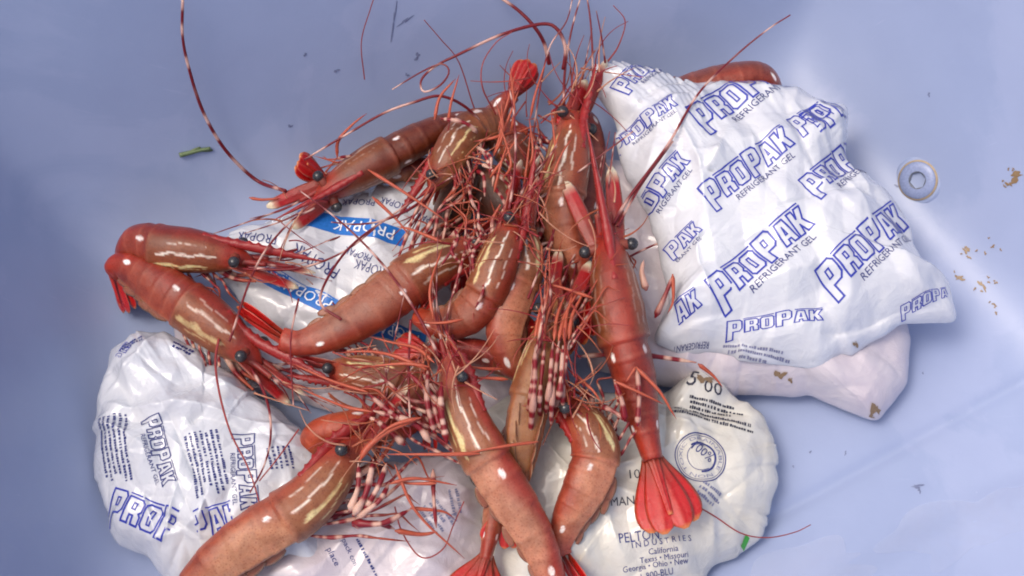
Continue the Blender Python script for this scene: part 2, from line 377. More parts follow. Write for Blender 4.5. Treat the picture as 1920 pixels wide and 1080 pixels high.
P_PLAIN = pack('plain', 'plain pinkish white gel pack lying under the big printed one',
    [(1100, 300, 20), (1190, 300, 26), (1300, 330, 20), (1560, 400, 16), (1690, 560, 18), (1712, 640, 18), (1700, 725, 16), (1664, 770, 12), (1648, 792, 12), (1598, 774, 14), (1530, 745, 16), (1350, 746, 18), (1220, 720, 18), (1100, 690, 14)],
    (1390, 590, 50), M_FILMP, p=3.6, creases=40, camp=0.0014, seed=5, radial=0.0006, manual=[((1250, 700), (1660, 720), -0.003, 0.006), ((1400, 725), (1640, 760), 0.003, 0.005)])
P_CREAM = pack('cream', 'cream white gel pack with round stamp and address print, under the long red prawn',
    [(880, 770, 12), (960, 738, 16), (1100, 742, 20), (1250, 736, 22), (1300, 692, 34), (1352, 722, 34), (1372, 742, 26), (1432, 782, 22), (1466, 852, 18), (1446, 950, 16), (1436, 1004, 14), (1398, 1034, 12), (1338, 1060, 12), (1318, 1100, 12), (1180, 1150, 12), (900, 1150, 12), (880, 980, 12)],
    (1170, 930, 48), M_FILMY, p=2.8, creases=70, camp=0.002, seed=8, radial=0.0006,
    manual=[((1260, 760), (1440, 800), 0.003, 0.003), ((1240, 745), (1400, 770), -0.003, 0.003), ((1340, 960), (1360, 1050), 0.004, 0.004), ((1345, 900), (1440, 990), -0.003, 0.004), ((1300, 1060), (1420, 1000), -0.004, 0.005), ((1120, 860), (1060, 1040), 0.003, 0.005)])
P_LEFT = pack('left', 'crumpled white gel pack at lower left with small blue logos and text columns',
    [(214, 655, 34), (250, 624, 36), (310, 622, 38), (356, 655, 38), (440, 705, 36), (545, 790, 32), (640, 850, 30), (665, 1000, 26), (640, 1110, 20), (330, 1105, 20), (268, 1040, 20), (214, 1022, 20), (186, 930, 22), (172, 845, 24), (190, 742, 28)],
    (385, 860, 62), M_FILM, p=2.8, creases=80, camp=0.0028, seed=11, radial=0.001, crumple=2.4,
    manual=[((200, 745), (560, 790), 0.006, 0.006), ((220, 775), (530, 805), -0.004, 0.006), ((330, 650), (560, 800), 0.004, 0.005), ((390, 930), (370, 1040), 0.005, 0.005), ((430, 920), (420, 1030), -0.004, 0.005), ((225, 660), (260, 760), 0.003, 0.004),
            ((300, 800), (240, 850), 0.003, 0.003), ((250, 1000), (420, 960), 0.003, 0.004), ((430, 690), (250, 800), 0.003, 0.003)])
P_FRONT = pack('front', 'white gel pack with slanted small print under the foremost prawns, at the bottom edge',
    [(500, 895, 26), (610, 862, 28), (720, 872, 30), (860, 850, 28), (905, 930, 26), (915, 1060, 20), (890, 1160, 16), (560, 1180, 16), (420, 1140, 16)],
    (700, 1000, 46), M_FILMP, p=3.0, creases=36, camp=0.0014, seed=14, manual=[((500, 900), (640, 870), 0.003, 0.003), ((620, 1010), (880, 960), 0.002, 0.006)])
P_MID = pack('mid', 'white gel pack with bright blue stripes showing upside down between the prawns',
    [(405, 452, 18), (470, 424, 18), (600, 380, 18), (790, 328, 16), (852, 350, 14), (870, 470, 14), (860, 640, 14), (780, 665, 16), (600, 665, 16), (480, 610, 18), (420, 530, 18)],
    (660, 480, 40), M_FILM, p=2.8, creases=50, camp=0.0019, seed=17, manual=[((520, 440), (760, 520), 0.002, 0.005), ((640, 400), (620, 560), -0.002, 0.006), ((520, 580), (560, 620), 0.003, 0.003)])
P_LOW = pack('low', 'dark edge of a gel pack buried deepest, beneath the middle of the prawn pile',
    [(700, 640, 8), (900, 600, 8), (1000, 640, 8), (1010, 760, 8), (930, 820, 8), (740, 800, 8), (340, 700, 8), (320, 610, 10), (380, 600, 10)], (820, 700, 24), M_FILMP, seed=20, creases=20)

# ------------------------------------------------------------------ print on the packs
def drape(pname, part, polys2d, frame, m, off=0.00035, kids=True):
    """polys2d: faces as lists of (u,v); frame(u,v) -> world xy; dropped straight down on the pouch"""
    bvh, root = PACK_BVH[pname]; v = []; f = []; cache = {}
    for poly in polys2d:
        idx = []
        for (u_, w_) in poly:
            key = (round(u_, 5), round(w_, 5))
            if key not in cache:
                q = frame(u_, w_); hit = bvh.ray_cast(Vector((q[0], q[1], 0.3)), Vector((0, 0, -1)))
                if hit[0] is None: cache[key] = -1
                else:
                    nn = hit[1] if hit[1].z > 0 else -hit[1]
                    v.append(hit[0] + nn * off); cache[key] = len(v) - 1
            idx.append(cache[key])
        if min(idx) >= 0: f.append(tuple(idx))
    if not f: return
    return mesh_obj(part, [tuple(q) for q in v], f, m, root, smooth=True)
def frame_px(pname, p0, p1, unit=None, flip=False):
    """baseline from pixel p0 to p1 on the pouch; returns frame and length in units"""
    bvh, root = PACK_BVH[pname]
    def hit(p):
        d = ray(*p); h = bvh.ray_cast(Vector(CAM), Vector(nrm(d)))
        return np.array(h[0])[:2] if h[0] is not None else at(p[0], p[1], 40)[:2]
    a, b_ = hit(p0), hit(p1); e = b_ - a; ln = np.hypot(*e); e /= ln; nn = np.array([-e[1], e[0]])
    return (lambda u_, v_, s=1.0: a + e * u_ * s + nn * v_ * s), ln
LET = {
 'P': ([(0,0),(0,1),(.62,1),(.75,.88),(.75,.5),(.62,.38),(.3,.38),(.3,0)], [[(.3,.8),(.45,.8),(.45,.58),(.3,.58)]]),
 'R': ([(0,0),(0,1),(.62,1),(.75,.88),(.75,.55),(.66,.45),(.75,.35),(.75,0),(.47,0),(.45,.32),(.3,.32),(.3,0)], [[(.3,.8),(.45,.8),(.45,.56),(.3,.56)]]),
 'O': ([(.12,0),(0,.12),(0,.88),(.12,1),(.63,1),(.75,.88),(.75,.12),(.63,0)], [[(.3,.22),(.45,.22),(.45,.78),(.3,.78)]]),
 'A': ([(0,0),(.18,1),(.6,1),(.78,0),(.5,0),(.47,.2),(.31,.2),(.28,0)], [[(.34,.42),(.44,.42),(.39,.75)]]),
 'K': ([(0,0),(0,1),(.28,1),(.28,.65),(.45,1),(.78,1),(.55,.52),(.8,0),(.48,0),(.3,.38),(.28,0)], [])}
def stroke(pts, w, closed=True, step=0.12):
    """ribbon of small quads along a polyline"""
    P = [np.array(p, float) for p in pts]; n_ = len(P); out = []
    for i in range(n_ if closed else n_ - 1):
        a, b_ = P[i], P[(i + 1) % n_]; d = b_ - a; ln = np.hypot(*d)
        if ln < 1e-6: continue
        d = d / ln; q = np.array([-d[1], d[0]]) * w / 2
        a2, b2 = a - d * w * 0.45, b_ + d * w * 0.45; k = max(1, int(ln / step))
        for j in range(k):
            s0, s1 = a2 + (b2 - a2) * j / k, a2 + (b2 - a2) * (j + 1) / k
            out.append([tuple(s0 - q), tuple(s1 - q), tuple(s1 + q), tuple(s0 + q)])
    return out
def logo_polys(word='PROPAK', w=0.076):
    out = []; u0 = 0
    for i, ch in enumerate(word):
        outer, holes = LET[ch]; big = ch == 'P'
        f = lambda p: (u0 + p[0] * (1.08 if big else 0.95), (p[1] * 1.42 - 0.3) if (big and i == 0) else (p[1] * 1.25 - 0.1 if big else p[1]))
        slant = lambda p: (p[0] + 0.05 * p[1], p[1])
        out += stroke([slant(f(p)) for p in outer], w)
        for h in holes: out += stroke([slant(f(p)) for p in h], w * 0.8)
        u0 += 0.93 if big else 0.82
    if word == 'PROPAK':
        out += stroke([(0.95, 1.13), (2.5, 1.13)], w * .8, False, .15); out += stroke([(3.62, 1.13), (5.1, 1.13)], w * .8, False, .15)
    return out, u0
LOGO, LOGO_W = logo_polys()
_font_cache = {}
def text_polys(s):
    if s in _font_cache: return _font_cache[s]
    cu = bpy.data.curves.new('t', 'FONT'); cu.body = s; cu.size = 1.0; cu.resolution_u = 2
    o = bpy.data.objects.new('t', cu); COL.objects.link(o)
    me = o.to_mesh(); bm = bmesh.new(); bm.from_mesh(me); o.to_mesh_clear()
    bmesh.ops.triangulate(bm, faces=bm.faces[:])
    for _ in range(2):
        es = [e for e in bm.edges if e.calc_length() > 0.3]
        if es: bmesh.ops.subdivide_edges(bm, edges=es, cuts=1, use_grid_fill=False); bmesh.ops.triangulate(bm, faces=bm.faces[:])
    polys = [[(v.co.x, v.co.y) for v in f.verts] for f in bm.faces]
    bm.free(); bpy.data.objects.remove(o); bpy.data.curves.remove(cu)
    w = max((p[0] for q in polys for p in q), default=1)
    _font_cache[s] = (polys, w); return polys, w
def logo(pname, p0, p1, m=None, sub='REFRIGERANT GEL', aspect=1.0, frac=(0, 1), w=None):
    fr, ln = frame_px(pname, p0, p1); s = ln / (LOGO_W * (frac[1] - frac[0])); u_off = LOGO_W * frac[0]
    polys = [q for q in LOGO if u_off - 0.05 <= q[0][0] <= LOGO_W * frac[1] + 0.05]
    drape(pname, 'printed_logo', polys, lambda u_, v_: fr((u_ - u_off) * s, v_ * s * aspect), m or M_BLUE)
    if sub:
        tp, tw = text_polys(sub); k = LOGO_W * 0.68 / tw
        tpp = [[(1.25 + a * k, -0.46 + b_ * k) for a, b_ in q] for q in tp]
        tpp = [q for q in tpp if u_off <= q[0][0] <= LOGO_W * frac[1]]
        drape(pname, 'printed_caption', tpp, lambda u_, v_: fr((u_ - u_off) * s, v_ * s * aspect), M_NAVY)
def text(pname, s, p0, p1, m, hscale=1.0, part='printed_text'):
    fr, ln = frame_px(pname, p0, p1); tp, tw = text_polys(s); k = ln / tw
    drape(pname, part, tp, lambda u_, v_: fr(u_ * k, v_ * k * hscale), m)
def dashes(pname, p0, p1, rows, gap, h, m, seed=0, part='fine_print'):
    """rows of print too small to read"""
    g = np.random.default_rng(seed); fr, ln = frame_px(pname, p0, p1); sc = 1 / 3000.0; out = []
    for r_ in range(rows):
        u_ = g.uniform(0, 0.06) * ln; end = ln * g.uniform(0.75, 1.0)
        while u_ < end:
            wd = g.uniform(2, 4.5) * sc; hh = h * sc * g.uniform(0.6, 1)
            v0 = -r_ * gap * sc
            out.append([(u_, v0), (u_ + wd, v0), (u_ + wd, v0 + hh), (u_, v0 + hh)]); u_ += wd + g.choice([0.9, 0.9, 1.2, 3.0]) * sc
    drape(pname, part, out, fr, m, 0.0004)

for a in [((1336, 388), (1492, 268)), ((1352, 578), (1530, 418)), ((1562, 556), (1704, 424)), ((1322, 244), (1478, 160)), ((1150, 318), (1272, 196)), ((1172, 175), (1262, 122)),
          ((1530, 368), (1640, 296))]:
    logo('right', *a)
logo('right', (1222, 400), (1296, 300), frac=(0.35, 1)); logo('right', (1262, 488), (1318, 430), frac=(0.5, 1)); logo('right', (1276, 606), (1318, 570), frac=(0.7, 1), sub=None)
logo('right', (1362, 632), (1545, 600), aspect=0.55, sub=None); logo('right', (1500, 250), (1560, 212), frac=(0.0, 0.5), sub=None); logo('right', (1540, 245), (1586, 220), frac=(0.4, 0.8), sub=None)
logo('right', (1690, 596), (1776, 556), frac=(0, 0.8), aspect=0.6, sub=None)
dashes('right', (1350, 664), (1490, 668), 3, 7, 4, M_GREY, 3)
text('right', 'REFRIGERANT', (1330, 640), (1262, 650), M_NAVY)
# left pack
logo('left', (272, 788), (306, 914), m=M_NAVY); logo('left', (444, 815), (452, 958), m=M_NAVY)
logo('left', (192, 962), (312, 1012), frac=(0.0, 0.6), sub=None); logo('left', (384, 1010), (440, 985), frac=(0.6, 0.9), sub=None)
dashes('left', (232, 770), (246, 905), 6, 10, 5.5, M_NAVY, 5); dashes('left', (402, 802), (430, 930), 7, 9, 5, M_NAVY, 6); dashes('left', (538, 834), (548, 880), 5, 9, 5, M_NAVY, 7)
dashes('left', (268, 634), (226, 656), 2, 8, 6, M_NAVY, 8); dashes('left', (360, 664), (320, 645), 2, 8, 6, M_NAVY, 9); logo('left', (232, 668), (250, 640), frac=(0.6, 1), sub=None)
# front pack
text('front', 'pack con', (640, 1012), (664, 1062), M_NAVY); text('front', 'place', (612, 1030), (628, 1062), M_NAVY); dashes('front', (665, 1008), (706, 1085), 1, 10, 6, M_NAVY, 15)
dashes('front', (812, 935), (848, 985), 4, 11, 6, M_GREY, 12); dashes('front', (852, 915), (862, 965), 2, 12, 6, M_GREY, 13)
drape('front', 'printed_triangle', stroke([(0, 0), (7, 0), (3.5, 6)], 1.0), (lambda f: lambda u_, v_: f(u_ / 1500, v_ / 1500))(frame_px('front', (842, 968), (858, 978))[0]), M_GREY)
# middle pack: stripes and upside down words
def stripe(p0, p1, hpx, words):
    fr, ln = frame_px('mid', p0, p1); h = hpx / 3000.0; k = 30; q = []
    for i in range(k):
        for j in range(4):
            q.append([(ln * i / k, h * j / 4), (ln * (i + 1) / k, h * j / 4), (ln * (i + 1) / k, h * (j + 1) / 4), (ln * i / k, h * (j + 1) / 4)])
    drape('mid', 'blue_stripe', q, fr, M_STRIPE, 0.0003)
    tp, tw = text_polys('PROPAK'); kk = h * 0.85
    for u0 in words:
        drape('mid', 'stripe_word', [[(u0 + a * kk, h * 0.2 + b_ * kk) for a, b_ in t_] for t_ in tp], fr, M_WINK, 0.0006)
stripe((762, 432), (556, 384), 38, (0.006, 0.062)); stripe((640, 566), (500, 494), 36, (0.004, 0.04)); stripe((800, 625), (700, 596), 28, (0.004,))
for a in [((640, 506), (556, 456)), ((522, 442), (448, 436)), ((705, 376), (640, 362)), ((700, 480), (650, 462)), ((770, 388), (716, 370)), ((836, 420), (782, 400)), ((732, 508), (668, 486)), ((452, 470), (408, 446))]:
    text('mid', 'PROPAK', *a, M_NAVY, 1.35)
# cream pack
text('cream', 'MANU', (1144, 948), (1206, 942), M_BLACK); text('cream', '10 in', (1176, 898), (1225, 896), M_BLACK)
text('cream', 'PELTON', (1160, 1018), (1236, 1010), M_NAVY, 1.2); text('cream', 'I N D U S T R I E S', (1184, 1028), (1296, 1014), M_NAVY)
text('cream', 'California', (1216, 1040), (1272, 1032), M_NAVY); text('cream', 'Texas \u2022 Missouri', (1200, 1056), (1290, 1044), M_NAVY); text('cream', 'Georgia \u2022 Ohio \u2022 New', (1168, 1074), (1290, 1056), M_NAVY)
text('cream', '1-800-BLU', (1200, 1088), (1262, 1076), M_NAVY)
fr, _ = frame_px('cream', (1314, 856), (1354, 880))
circ = lambda r_, a0=0, a1=360, k=48: [(r_ * math.cos(R(a0 + (a1 - a0) * i / k)), r_ * math.sin(R(a0 + (a1 - a0) * i / k))) for i in range(k if a1 - a0 == 360 else k + 1)]
st = stroke(circ(46), 2, True, 4) + stroke(circ(42), 1, True, 4) + stroke(circ(27, -60, 150), 3.5, False, 3) + stroke(circ(24, 100, 330), 1.2, False, 3)
drape('cream', 'round_stamp', st, lambda u_, v_: fr(u_ / 3000, v_ / 3000), M_NAVY)
text('cream', '100%', (1292, 838), (1330, 868), M_NAVY, 1.3)
tp, tw = text_polys('DRAINABLE  NON TOXIC '); rr_ = 33
drape('cream', 'stamp_lettering', [[((rr_ + b_ * 9) * math.cos(2.6 - a / tw * 6.1), (rr_ + b_ * 9) * math.sin(2.6 - a / tw * 6.1)) for a, b_ in q] for q in tp], lambda u_, v_: fr(u_ / 3000, v_ / 3000), M_GREY)
dashes('cream', (1256, 768), (1420, 806), 2, 9, 6, M_BLACK, 21); dashes('cream', (1290, 745), (1395, 772), 3, 9, 6, M_BLACK, 22)
text('cream', '00', (1318, 734), (1352, 744), M_BLACK); text('cream', '5', (1284, 720), (1300, 726), M_BLACK, 1.4)
dashes('cream', (1316, 905), (1352, 935), 3, 12, 7, M_GREY, 23)
for a, b_, w in (((1442, 968), (1422, 1014), 12), ((1398, 1034), (1405, 1008), 9)):
    f2, ln = frame_px('cream', a, b_); w /= 3000
    drape('cream', 'green_mark', [[(ln * i / 6, 0), (ln * (i + 1) / 6, 0), (ln * (i + 1) / 6, w), (ln * i / 6, w)] for i in range(6)], f2, M_GREEN)
# rust coloured grime on the two right packs
def smear(pname, px, py, w, h, seed, m=M_CRUST):
    g = np.random.default_rng(seed); ph = g.uniform(0, 6.28, 6); k = 18; a = np.arange(k) * 2 * math.pi / k
    rad = np.clip(1 + 0.7 * sum(np.sin((i + 2) * a + ph[i]) / (i + 1.5) for i in range(6)), .15, 2)
    f2, _ = frame_px(pname, (px, py), (px + 20, py)); pts = [(w * rad[j] * math.cos(a[j]), h * rad[j] * math.sin(a[j])) for j in range(k)]
    drape(pname, 'grime_spot', [[(0, 0), pts[j], pts[(j + 1) % k]] for j in range(k)], lambda u_, v_: f2(u_ / 3000, v_ / 3000), m, 0.0006)
for i, a in enumerate([(1462, 702, 8, 5), (1482, 712, 3, 3), (1604, 645, 4, 5), (1642, 770, 9, 9), (1602, 780, 4, 6), (1634, 782, 4, 4)]): smear('plain', *a, 60 + i)
for i, a in enumerate([(1604, 645, 4, 4), (1462, 703, 4, 3)]): smear('right', *a, 70 + i)
smear('cream', 1320, 712, 12, 9, 75, M_CRUST)

# ------------------------------------------------------------------ prawns
RED, DRED, ORG = lin((176, 58, 44)), lin((112, 24, 32)), lin((206, 104, 70))
CREAM, WHITE, PINKW = lin((226, 214, 158)), lin((236, 228, 214)), lin((212, 172, 160))
def band(t_, arc, per, a, b_, duty=0.5, ph=0):
    arc = arc + per * 0.3 * np.sin(arc / per * 2.3 + ph * 9) + per * 0.16 * np.sin(arc / per * 4.1 + ph * 23)
    k = ((arc / per + ph) % 1.0); w = sm(duty - 0.16, duty + 0.04, k) * (1 - sm(0.84, 1.0, k)) * (0.8 + 0.2 * np.sin(np.floor(arc / per + ph) * 12.9 + ph * 31))
    return a[None] * (1 - w[:, None]) + b_[None] * w[:, None]
def tube(name, pts, r0, r1, colf, parent, n_=None, sides=6, m=None, knob=None):
    P, L = spline(pts, n_ or max(10, min(90, int(12 + 16 * len(pts)))))
    T = nrm(np.gradient(P, axis=0)); up = np.array([0.1, 0.2, 1.0]); B = nrm(up - (T @ up)[:, None] * T); S = np.cross(T, B)
    t_ = np.linspace(0, 1, len(P)); r_ = r0 + (r1 - r0) * t_
    if name == 'leg': r_ = r_ * (0.3 + 0.7 * sm(0, 0.14, t_)) * (0.35 + 0.65 * (1 - sm(0.84, 1.0, t_)))
    if knob is not None: r_ = r_ * (1 + 0.22 * np.cos(t_ * L / knob * 2 * np.pi) * (t_ < 0.65))
    a = np.arange(sides) * 2 * np.pi / sides
    V = P[:, None] + r_[:, None, None] * (np.cos(a)[None, :, None] * B[:, None] + np.sin(a)[None, :, None] * S[:, None])
    c = colf(t_, t_ * L); c = np.repeat(c[:, None, :], sides, 1).reshape(-1, 3)
    f = grid_faces(len(P), sides); k = len(P) * sides
    f.append(tuple(range(sides - 1, -1, -1))); f.append(tuple(range(k - sides, k)))
    return mesh_obj(name, V.reshape(-1, 3), f, m or M_LIMB, parent, c)
def ant_col(per=0.03):
    return lambda t_, a: band(t_, a, per, DRED, PINKW, 0.62)
def thin_col(t_, a): return np.repeat((lin((146, 60, 58)))[None], len(t_), 0)
def leg_col(ph, per=0.0085):
    def f(t_, a):
        c = band(t_, a, per, lin((128, 24, 34)), lin((206, 166, 148)), 0.55, ph); w = sm(0.5, 0.62, t_)[:, None]
        return c * (1 - w) + lin((164, 74, 52))[None] * w
    return f
def tip_col(t_, a):
    w = sm(0.8, 1, t_)[:, None]; return lin((176, 84, 60))[None] * (1 - w) + lin((142, 40, 38))[None] * w
def blade(name, base, d, nn, ln, wd, parent, colf, prof=None, curl=0.0, thick=0.06, ridge=0.12, m=None, nu=16, nv=9):
    d = nrm(d); nn = nrm(nn - np.dot(nn, d) * d); s = np.cross(d, nn)
    t_ = np.linspace(0, 1, nu); prof = prof or (lambda x: np.sin(np.pi * np.clip(0.08 + 0.86 * x, 0, 1)) ** 0.6)
    w = wd * prof(t_); q = np.linspace(-1, 1, nv)
    ctr = base[None] + d[None] * (ln * t_)[:, None] + nn[None] * (curl * ln * t_ ** 2)[:, None]
    up = ctr[:, None] + s[None, None] * (w[:, None] * q[None])[..., None] * 0.5
    hgt = wd * (thick * (1 - q[None] ** 2) ** .5 + ridge * np.exp(-(q[None] / 0.16) ** 2) * 0.5) * (w / wd)[:, None]
    top = up + nn[None, None] * hgt[..., None]; bot = up - nn[None, None] * (hgt * 0.4 + 1e-5)[..., None]
    V = np.concatenate([top, bot[:, ::-1][:, 1:-1]], 1); mm = V.shape[1]
    tt = np.repeat(t_[:, None], mm, 1); qq = np.concatenate([np.repeat(q[None], nu, 0), np.repeat(q[::-1][1:-1][None], nu, 0)], 1)
    c = colf(tt.ravel(), np.abs(qq).ravel())
    f = grid_faces(nu, mm); k = nu * mm; f.append(tuple(range(mm - 1, -1, -1))); f.append(tuple(range(k - mm, k)))
    return mesh_obj(name, V.reshape(-1, 3), f, m or M_FAN, parent, c)
def scale_col(t_, q):
    w = sm(0.82, 0.94, t_)[:, None]; base = lin((140, 54, 44))[None] * (1 - sm(.3, .8, t_)[:, None]) + lin((166, 26, 30))[None] * sm(.3, .8, t_)[:, None]
    e = sm(0.75, 1.0, q)[:, None] * 0.5; base = base * (1 - e) + lin((178, 112, 92))[None] * e
    return base * (1 - w) + lin((232, 214, 184))[None] * w
def fan_col(t_, q):
    w = sm(0.93, 1.0, t_)[:, None]; c = lin((150, 52, 34))[None] * (1 - sm(.1, .6, t_)[:, None]) + lin((186, 18, 22))[None] * sm(.1, .6, t_)[:, None]
    e = np.exp(-(q / 0.18) ** 2)[:, None] * 0.45; c = c * (1 - e) + lin((190, 84, 72))[None] * e
    e2 = sm(0.8, 1.0, q)[:, None] * 0.45 * sm(.3, .7, t_)[:, None]; c = c * (1 - e2) + lin((226, 120, 86))[None] * e2
    return c * (1 - 0.7 * w) + lin((232, 160, 96))[None] * 0.7 * w
def swim_col(t_, q):
    e = sm(0.7, 1, q)[:, None]; return lin((142, 84, 64))[None] * (1 - e) + lin((176, 130, 92))[None] * e
_u = np.linspace(0, np.pi, 13)[1:-1]; 
def eyeball(parent, c, r_):
    a = np.arange(18) * 2 * np.pi / 18; V = np.stack([np.sin(_u)[:, None] * np.cos(a)[None], np.sin(_u)[:, None] * np.sin(a)[None], np.cos(_u)[:, None] * np.ones((1, 18))], -1).reshape(-1, 3)
    f = grid_faces(len(_u), 18); f.append(tuple(range(17, -1, -1))); k = len(_u) * 18; f.append(tuple(range(k - 18, k)))
    return mesh_obj('eye', c[None] + V * r_, [q[::-1] for q in f], M_EYE, parent)

def prawn(label, spine, rpx, roll, fan, fc=0.42, fan_spread=1.0, dorsal=(168, 68, 50), flank=(186, 124, 98), head=True, legs=True, scales=None, rostrum=None, roll2=None,
          antennae=2, seed=0, stripe=1.0, leg_len=1.0, eyes=None, belly=(190, 150, 110), leg_fwd=1.0, fan_roll=None):
    g = np.random.default_rng(1000 + seed)
    pts = np.array([at(*q) for q in spine]); N = 150; M = 88
    body, L = spline(pts, N)
    Rm = 0.93 * rpx * pxm(body[N // 3]); T0 = nrm(body[3] - body[0])
    # short snout ahead of the eyes
    nh = 10; snout = body[0][None] - T0[None] * (np.linspace(0.11 * L, 0, nh, endpoint=False))[:, None]
    P = np.vstack([snout, body]); s = np.concatenate([-np.linspace(0.11, 0, nh, endpoint=False), np.linspace(0, 1, N)])
    T = nrm(np.gradient(P, axis=0)); T = nrm(sum(np.roll(T, k, 0) for k in (0,)) )
    up = nrm(CAM - P[len(P) // 2]); B = nrm(up[None] - (T @ up)[:, None] * T); Rt = np.cross(T, B)
    ro = R(roll) + (R(roll2 - roll) if roll2 is not None else 0) * sm(0.3, 0.9, s)
    D = B * np.cos(ro)[:, None] + Rt * np.sin(ro)[:, None]; S = np.cross(D, T)
    # silhouette
    car = np.interp(s, [-0.11, -0.07, -0.02, 0.05, 0.16, 0.30, fc - 0.02], [0.05, 0.3, 0.5, 0.68, 0.88, 1.0, 0.99])
    abd = np.interp((s - fc) / (1 - fc), [0, 0.12, 0.3, 0.5, 0.7, 0.86, 1.0], [0.96, 0.98, 0.93, 0.81, 0.65, 0.52, 0.43])
    w = np.where(s < fc, car, abd)
    seg_b = fc + (1 - fc) * np.array([0, 0.15, 0.33, 0.51, 0.66, 0.80, 1.0])
    lip = np.zeros_like(s); joint = np.zeros_like(s)
    lip += np.where(s < fc, 0.04 * sm(fc - 0.05, fc, s), 0)
    for k in range(6):
        a, b_ = seg_b[k], seg_b[k + 1]; u_ = (s - a) / (b_ - a); inside = (s >= a) & (s < b_)
        lip += np.where(inside, 0.016 * sm(0.35, 1.0, u_) - 0.006 * (1 - sm(0, 0.25, u_)), 0)
        joint += np.exp(-((s - b_) / 0.007) ** 2)
    joint += np.exp(-((s - fc) / 0.008) ** 2)
    w = w * (1 + lip) * Rm
    ph = np.linspace(-np.pi, np.pi, M, endpoint=False)[None]; sp = s[:, None]
    isab = sm(fc - 0.03, fc + 0.03, sp)
    hx = 0.95 - 0.13 * isab; hy = np.where(np.cos(ph) > 0, 1.08, 0.82 - 0.02 * isab)
    dx = np.sign(np.sin(ph)) * np.abs(np.sin(ph)) ** (0.92) * hx; dy = np.cos(ph) * hy
    rid = 0.09 * np.exp(-(ph / 0.22) ** 2) * (1 - isab) * sm(0.35, 0.0, sp)             # mid-dorsal keel
    pleura = 1 + 0.10 * isab * np.exp(-((np.abs(ph) - 2.15) / 0.2) ** 2) - 0.14 * isab * np.exp(-((np.abs(ph) - np.pi) / 0.5) ** 2)
    wob = 1 + 0.006 * np.sin(5 * ph + sp * 30 + g.uniform(0, 6)) * np.sin(sp * 23 + g.uniform(0, 6))
    fac = (w[:, None] * pleura * wob)[..., None]
    V = P[:, None] + fac * (dx[..., None] * S[:, None] + (dy + rid)[..., None] * D[:, None])
    # colour of the shell
    ap = np.abs(ph); dc, fcl, bl = lin(dorsal), lin(flank), lin(belly)
    if sum(flank) > 390: fcl = fcl * 0.6 + lin((226, 184, 156)) * 0.4
    k1 = sm(0.35, 1.25, ap + 0.25 * np.sin(sp * 17 + g.uniform(0, 6)) + 0 * sp)[..., None]; k2 = sm(1.9, 2.5, ap + 0 * sp)[..., None]
    C = (dc * (1 - k1) + fcl * k1) * (1 - k2) + bl * k2
    cm = (1 - sm(fc - 0.03, fc, sp))[..., None]                                          # carapace: olive brown side
    olive = lin((146, 96, 58)); kk = (sm(0.25, 0.7, ap + 0 * sp) * (1 - sm(2.2, 2.6, ap + 0 * sp)) * sm(0.0, 0.1, sp))[..., None] * cm * 0.75
    C = C * (1 - kk) + olive * kk
    red = ((1 - sm(0.0, 0.14, sp)) * (1 - sm(1.5, 2.2, ap)))[..., None] * 0.75; C = C * (1 - red) + lin((178, 58, 44)) * red
    tail = (sm(0.72, 1.0, sp) + 0 * ph)[..., None] * 0.75; C = C * (1 - tail) + lin((180, 62, 42)) * tail
    C = C * np.array([0.82, 0.64, 0.52])
    sj = g.uniform(0.75, 1.2); aj = g.normal(0, 0.07)
    for (ang, wdt, s0, s1, colr, st_) in ((0.62, 0.045, 0.10, 0.34, WHITE, 0.6), (1.05, 0.075, 0.05, 0.37, WHITE, 1.0), (1.62, 0.15, 0.10, 0.36, CREAM, 0.95), (1.95, 0.05, 0.12, 0.30, CREAM, 0.7)):
        s0, s1 = s0 * fc / 0.4 + g.normal(0, .012), s1 * fc / 0.4 + g.normal(0, .012); ang = ang + aj + g.normal(0, .04); wdt = wdt * 0.78 * sj * g.uniform(.7, 1.2)
        wv = 0.04 * np.sin(sp * 38 + ang * 9) + 0.02 * np.sin(sp * 71 + ang * 3)
        taper = sm(s0, s0 + 0.1, sp) * (1 - sm(s1 - 0.04, s1, sp)); ww = wdt * (0.25 + 0.75 * taper) * (1 + 0.25 * np.sin(sp * 47 + ang))
        q = (1 - sm(0.6, 1.15, np.abs(ap - ang - wv + (0.25 * (0.2 - sp))) / ww)) * sm(s0, s0 + 0.03, sp) * (1 - sm(s1 - 0.02, s1, sp)) * st_ * stripe
        C = C * (1 - q[..., None]) + colr * q[..., None]
    C = C * 1.0
    spk = g.uniform(.7, 1.1)
    for (s0, ang) in ((fc + 0.055 + g.normal(0, .008), 0.85 + g.normal(0, .1)), (fc + (1 - fc) * 0.73, 0.9 + g.normal(0, .1))):                  # paired white spots
        rr2 = ((sp - s0) * L / (0.0028 * spk)) ** 2 + ((ap - ang) * w[:, None] / (0.0017 * spk)) ** 2
        q = (1 - sm(0.6, 1.3, rr2))[..., None]; C = C * (1 - q) + lin((246, 240, 236)) * q
    lj = (np.roll(joint, -3)[:, None] * (1 - sm(1.9, 2.5, ap)))[..., None] * 0.12; C = C * (1 - lj) + lin((206, 140, 112)) * lj
    jj = (joint[:, None] * (1 - sm(2.1, 2.6, ap)))[..., None] * 0.13; C = C * (1 - jj) + C * np.array([0.62, 0.5, 0.48]) * jj
    blot_ = g.normal(0, 1, 4)
    C = C * (1 + 0.10 * np.sin(sp * 11 + blot_[0]) * np.sin(ph * 2 + blot_[1]))[..., None]
    base = np.array([body[N // 2][0], body[N // 2][1], max(0.0, body[:, 2].min() - Rm)])
    root = empty('spot_prawn', base, label, 'prawn', 'prawns heaped in the tote')
    f = grid_faces(len(P), M); k = len(P) * M; f.append(tuple(range(M - 1, -1, -1))); f.append(tuple(range(k - M, k)))
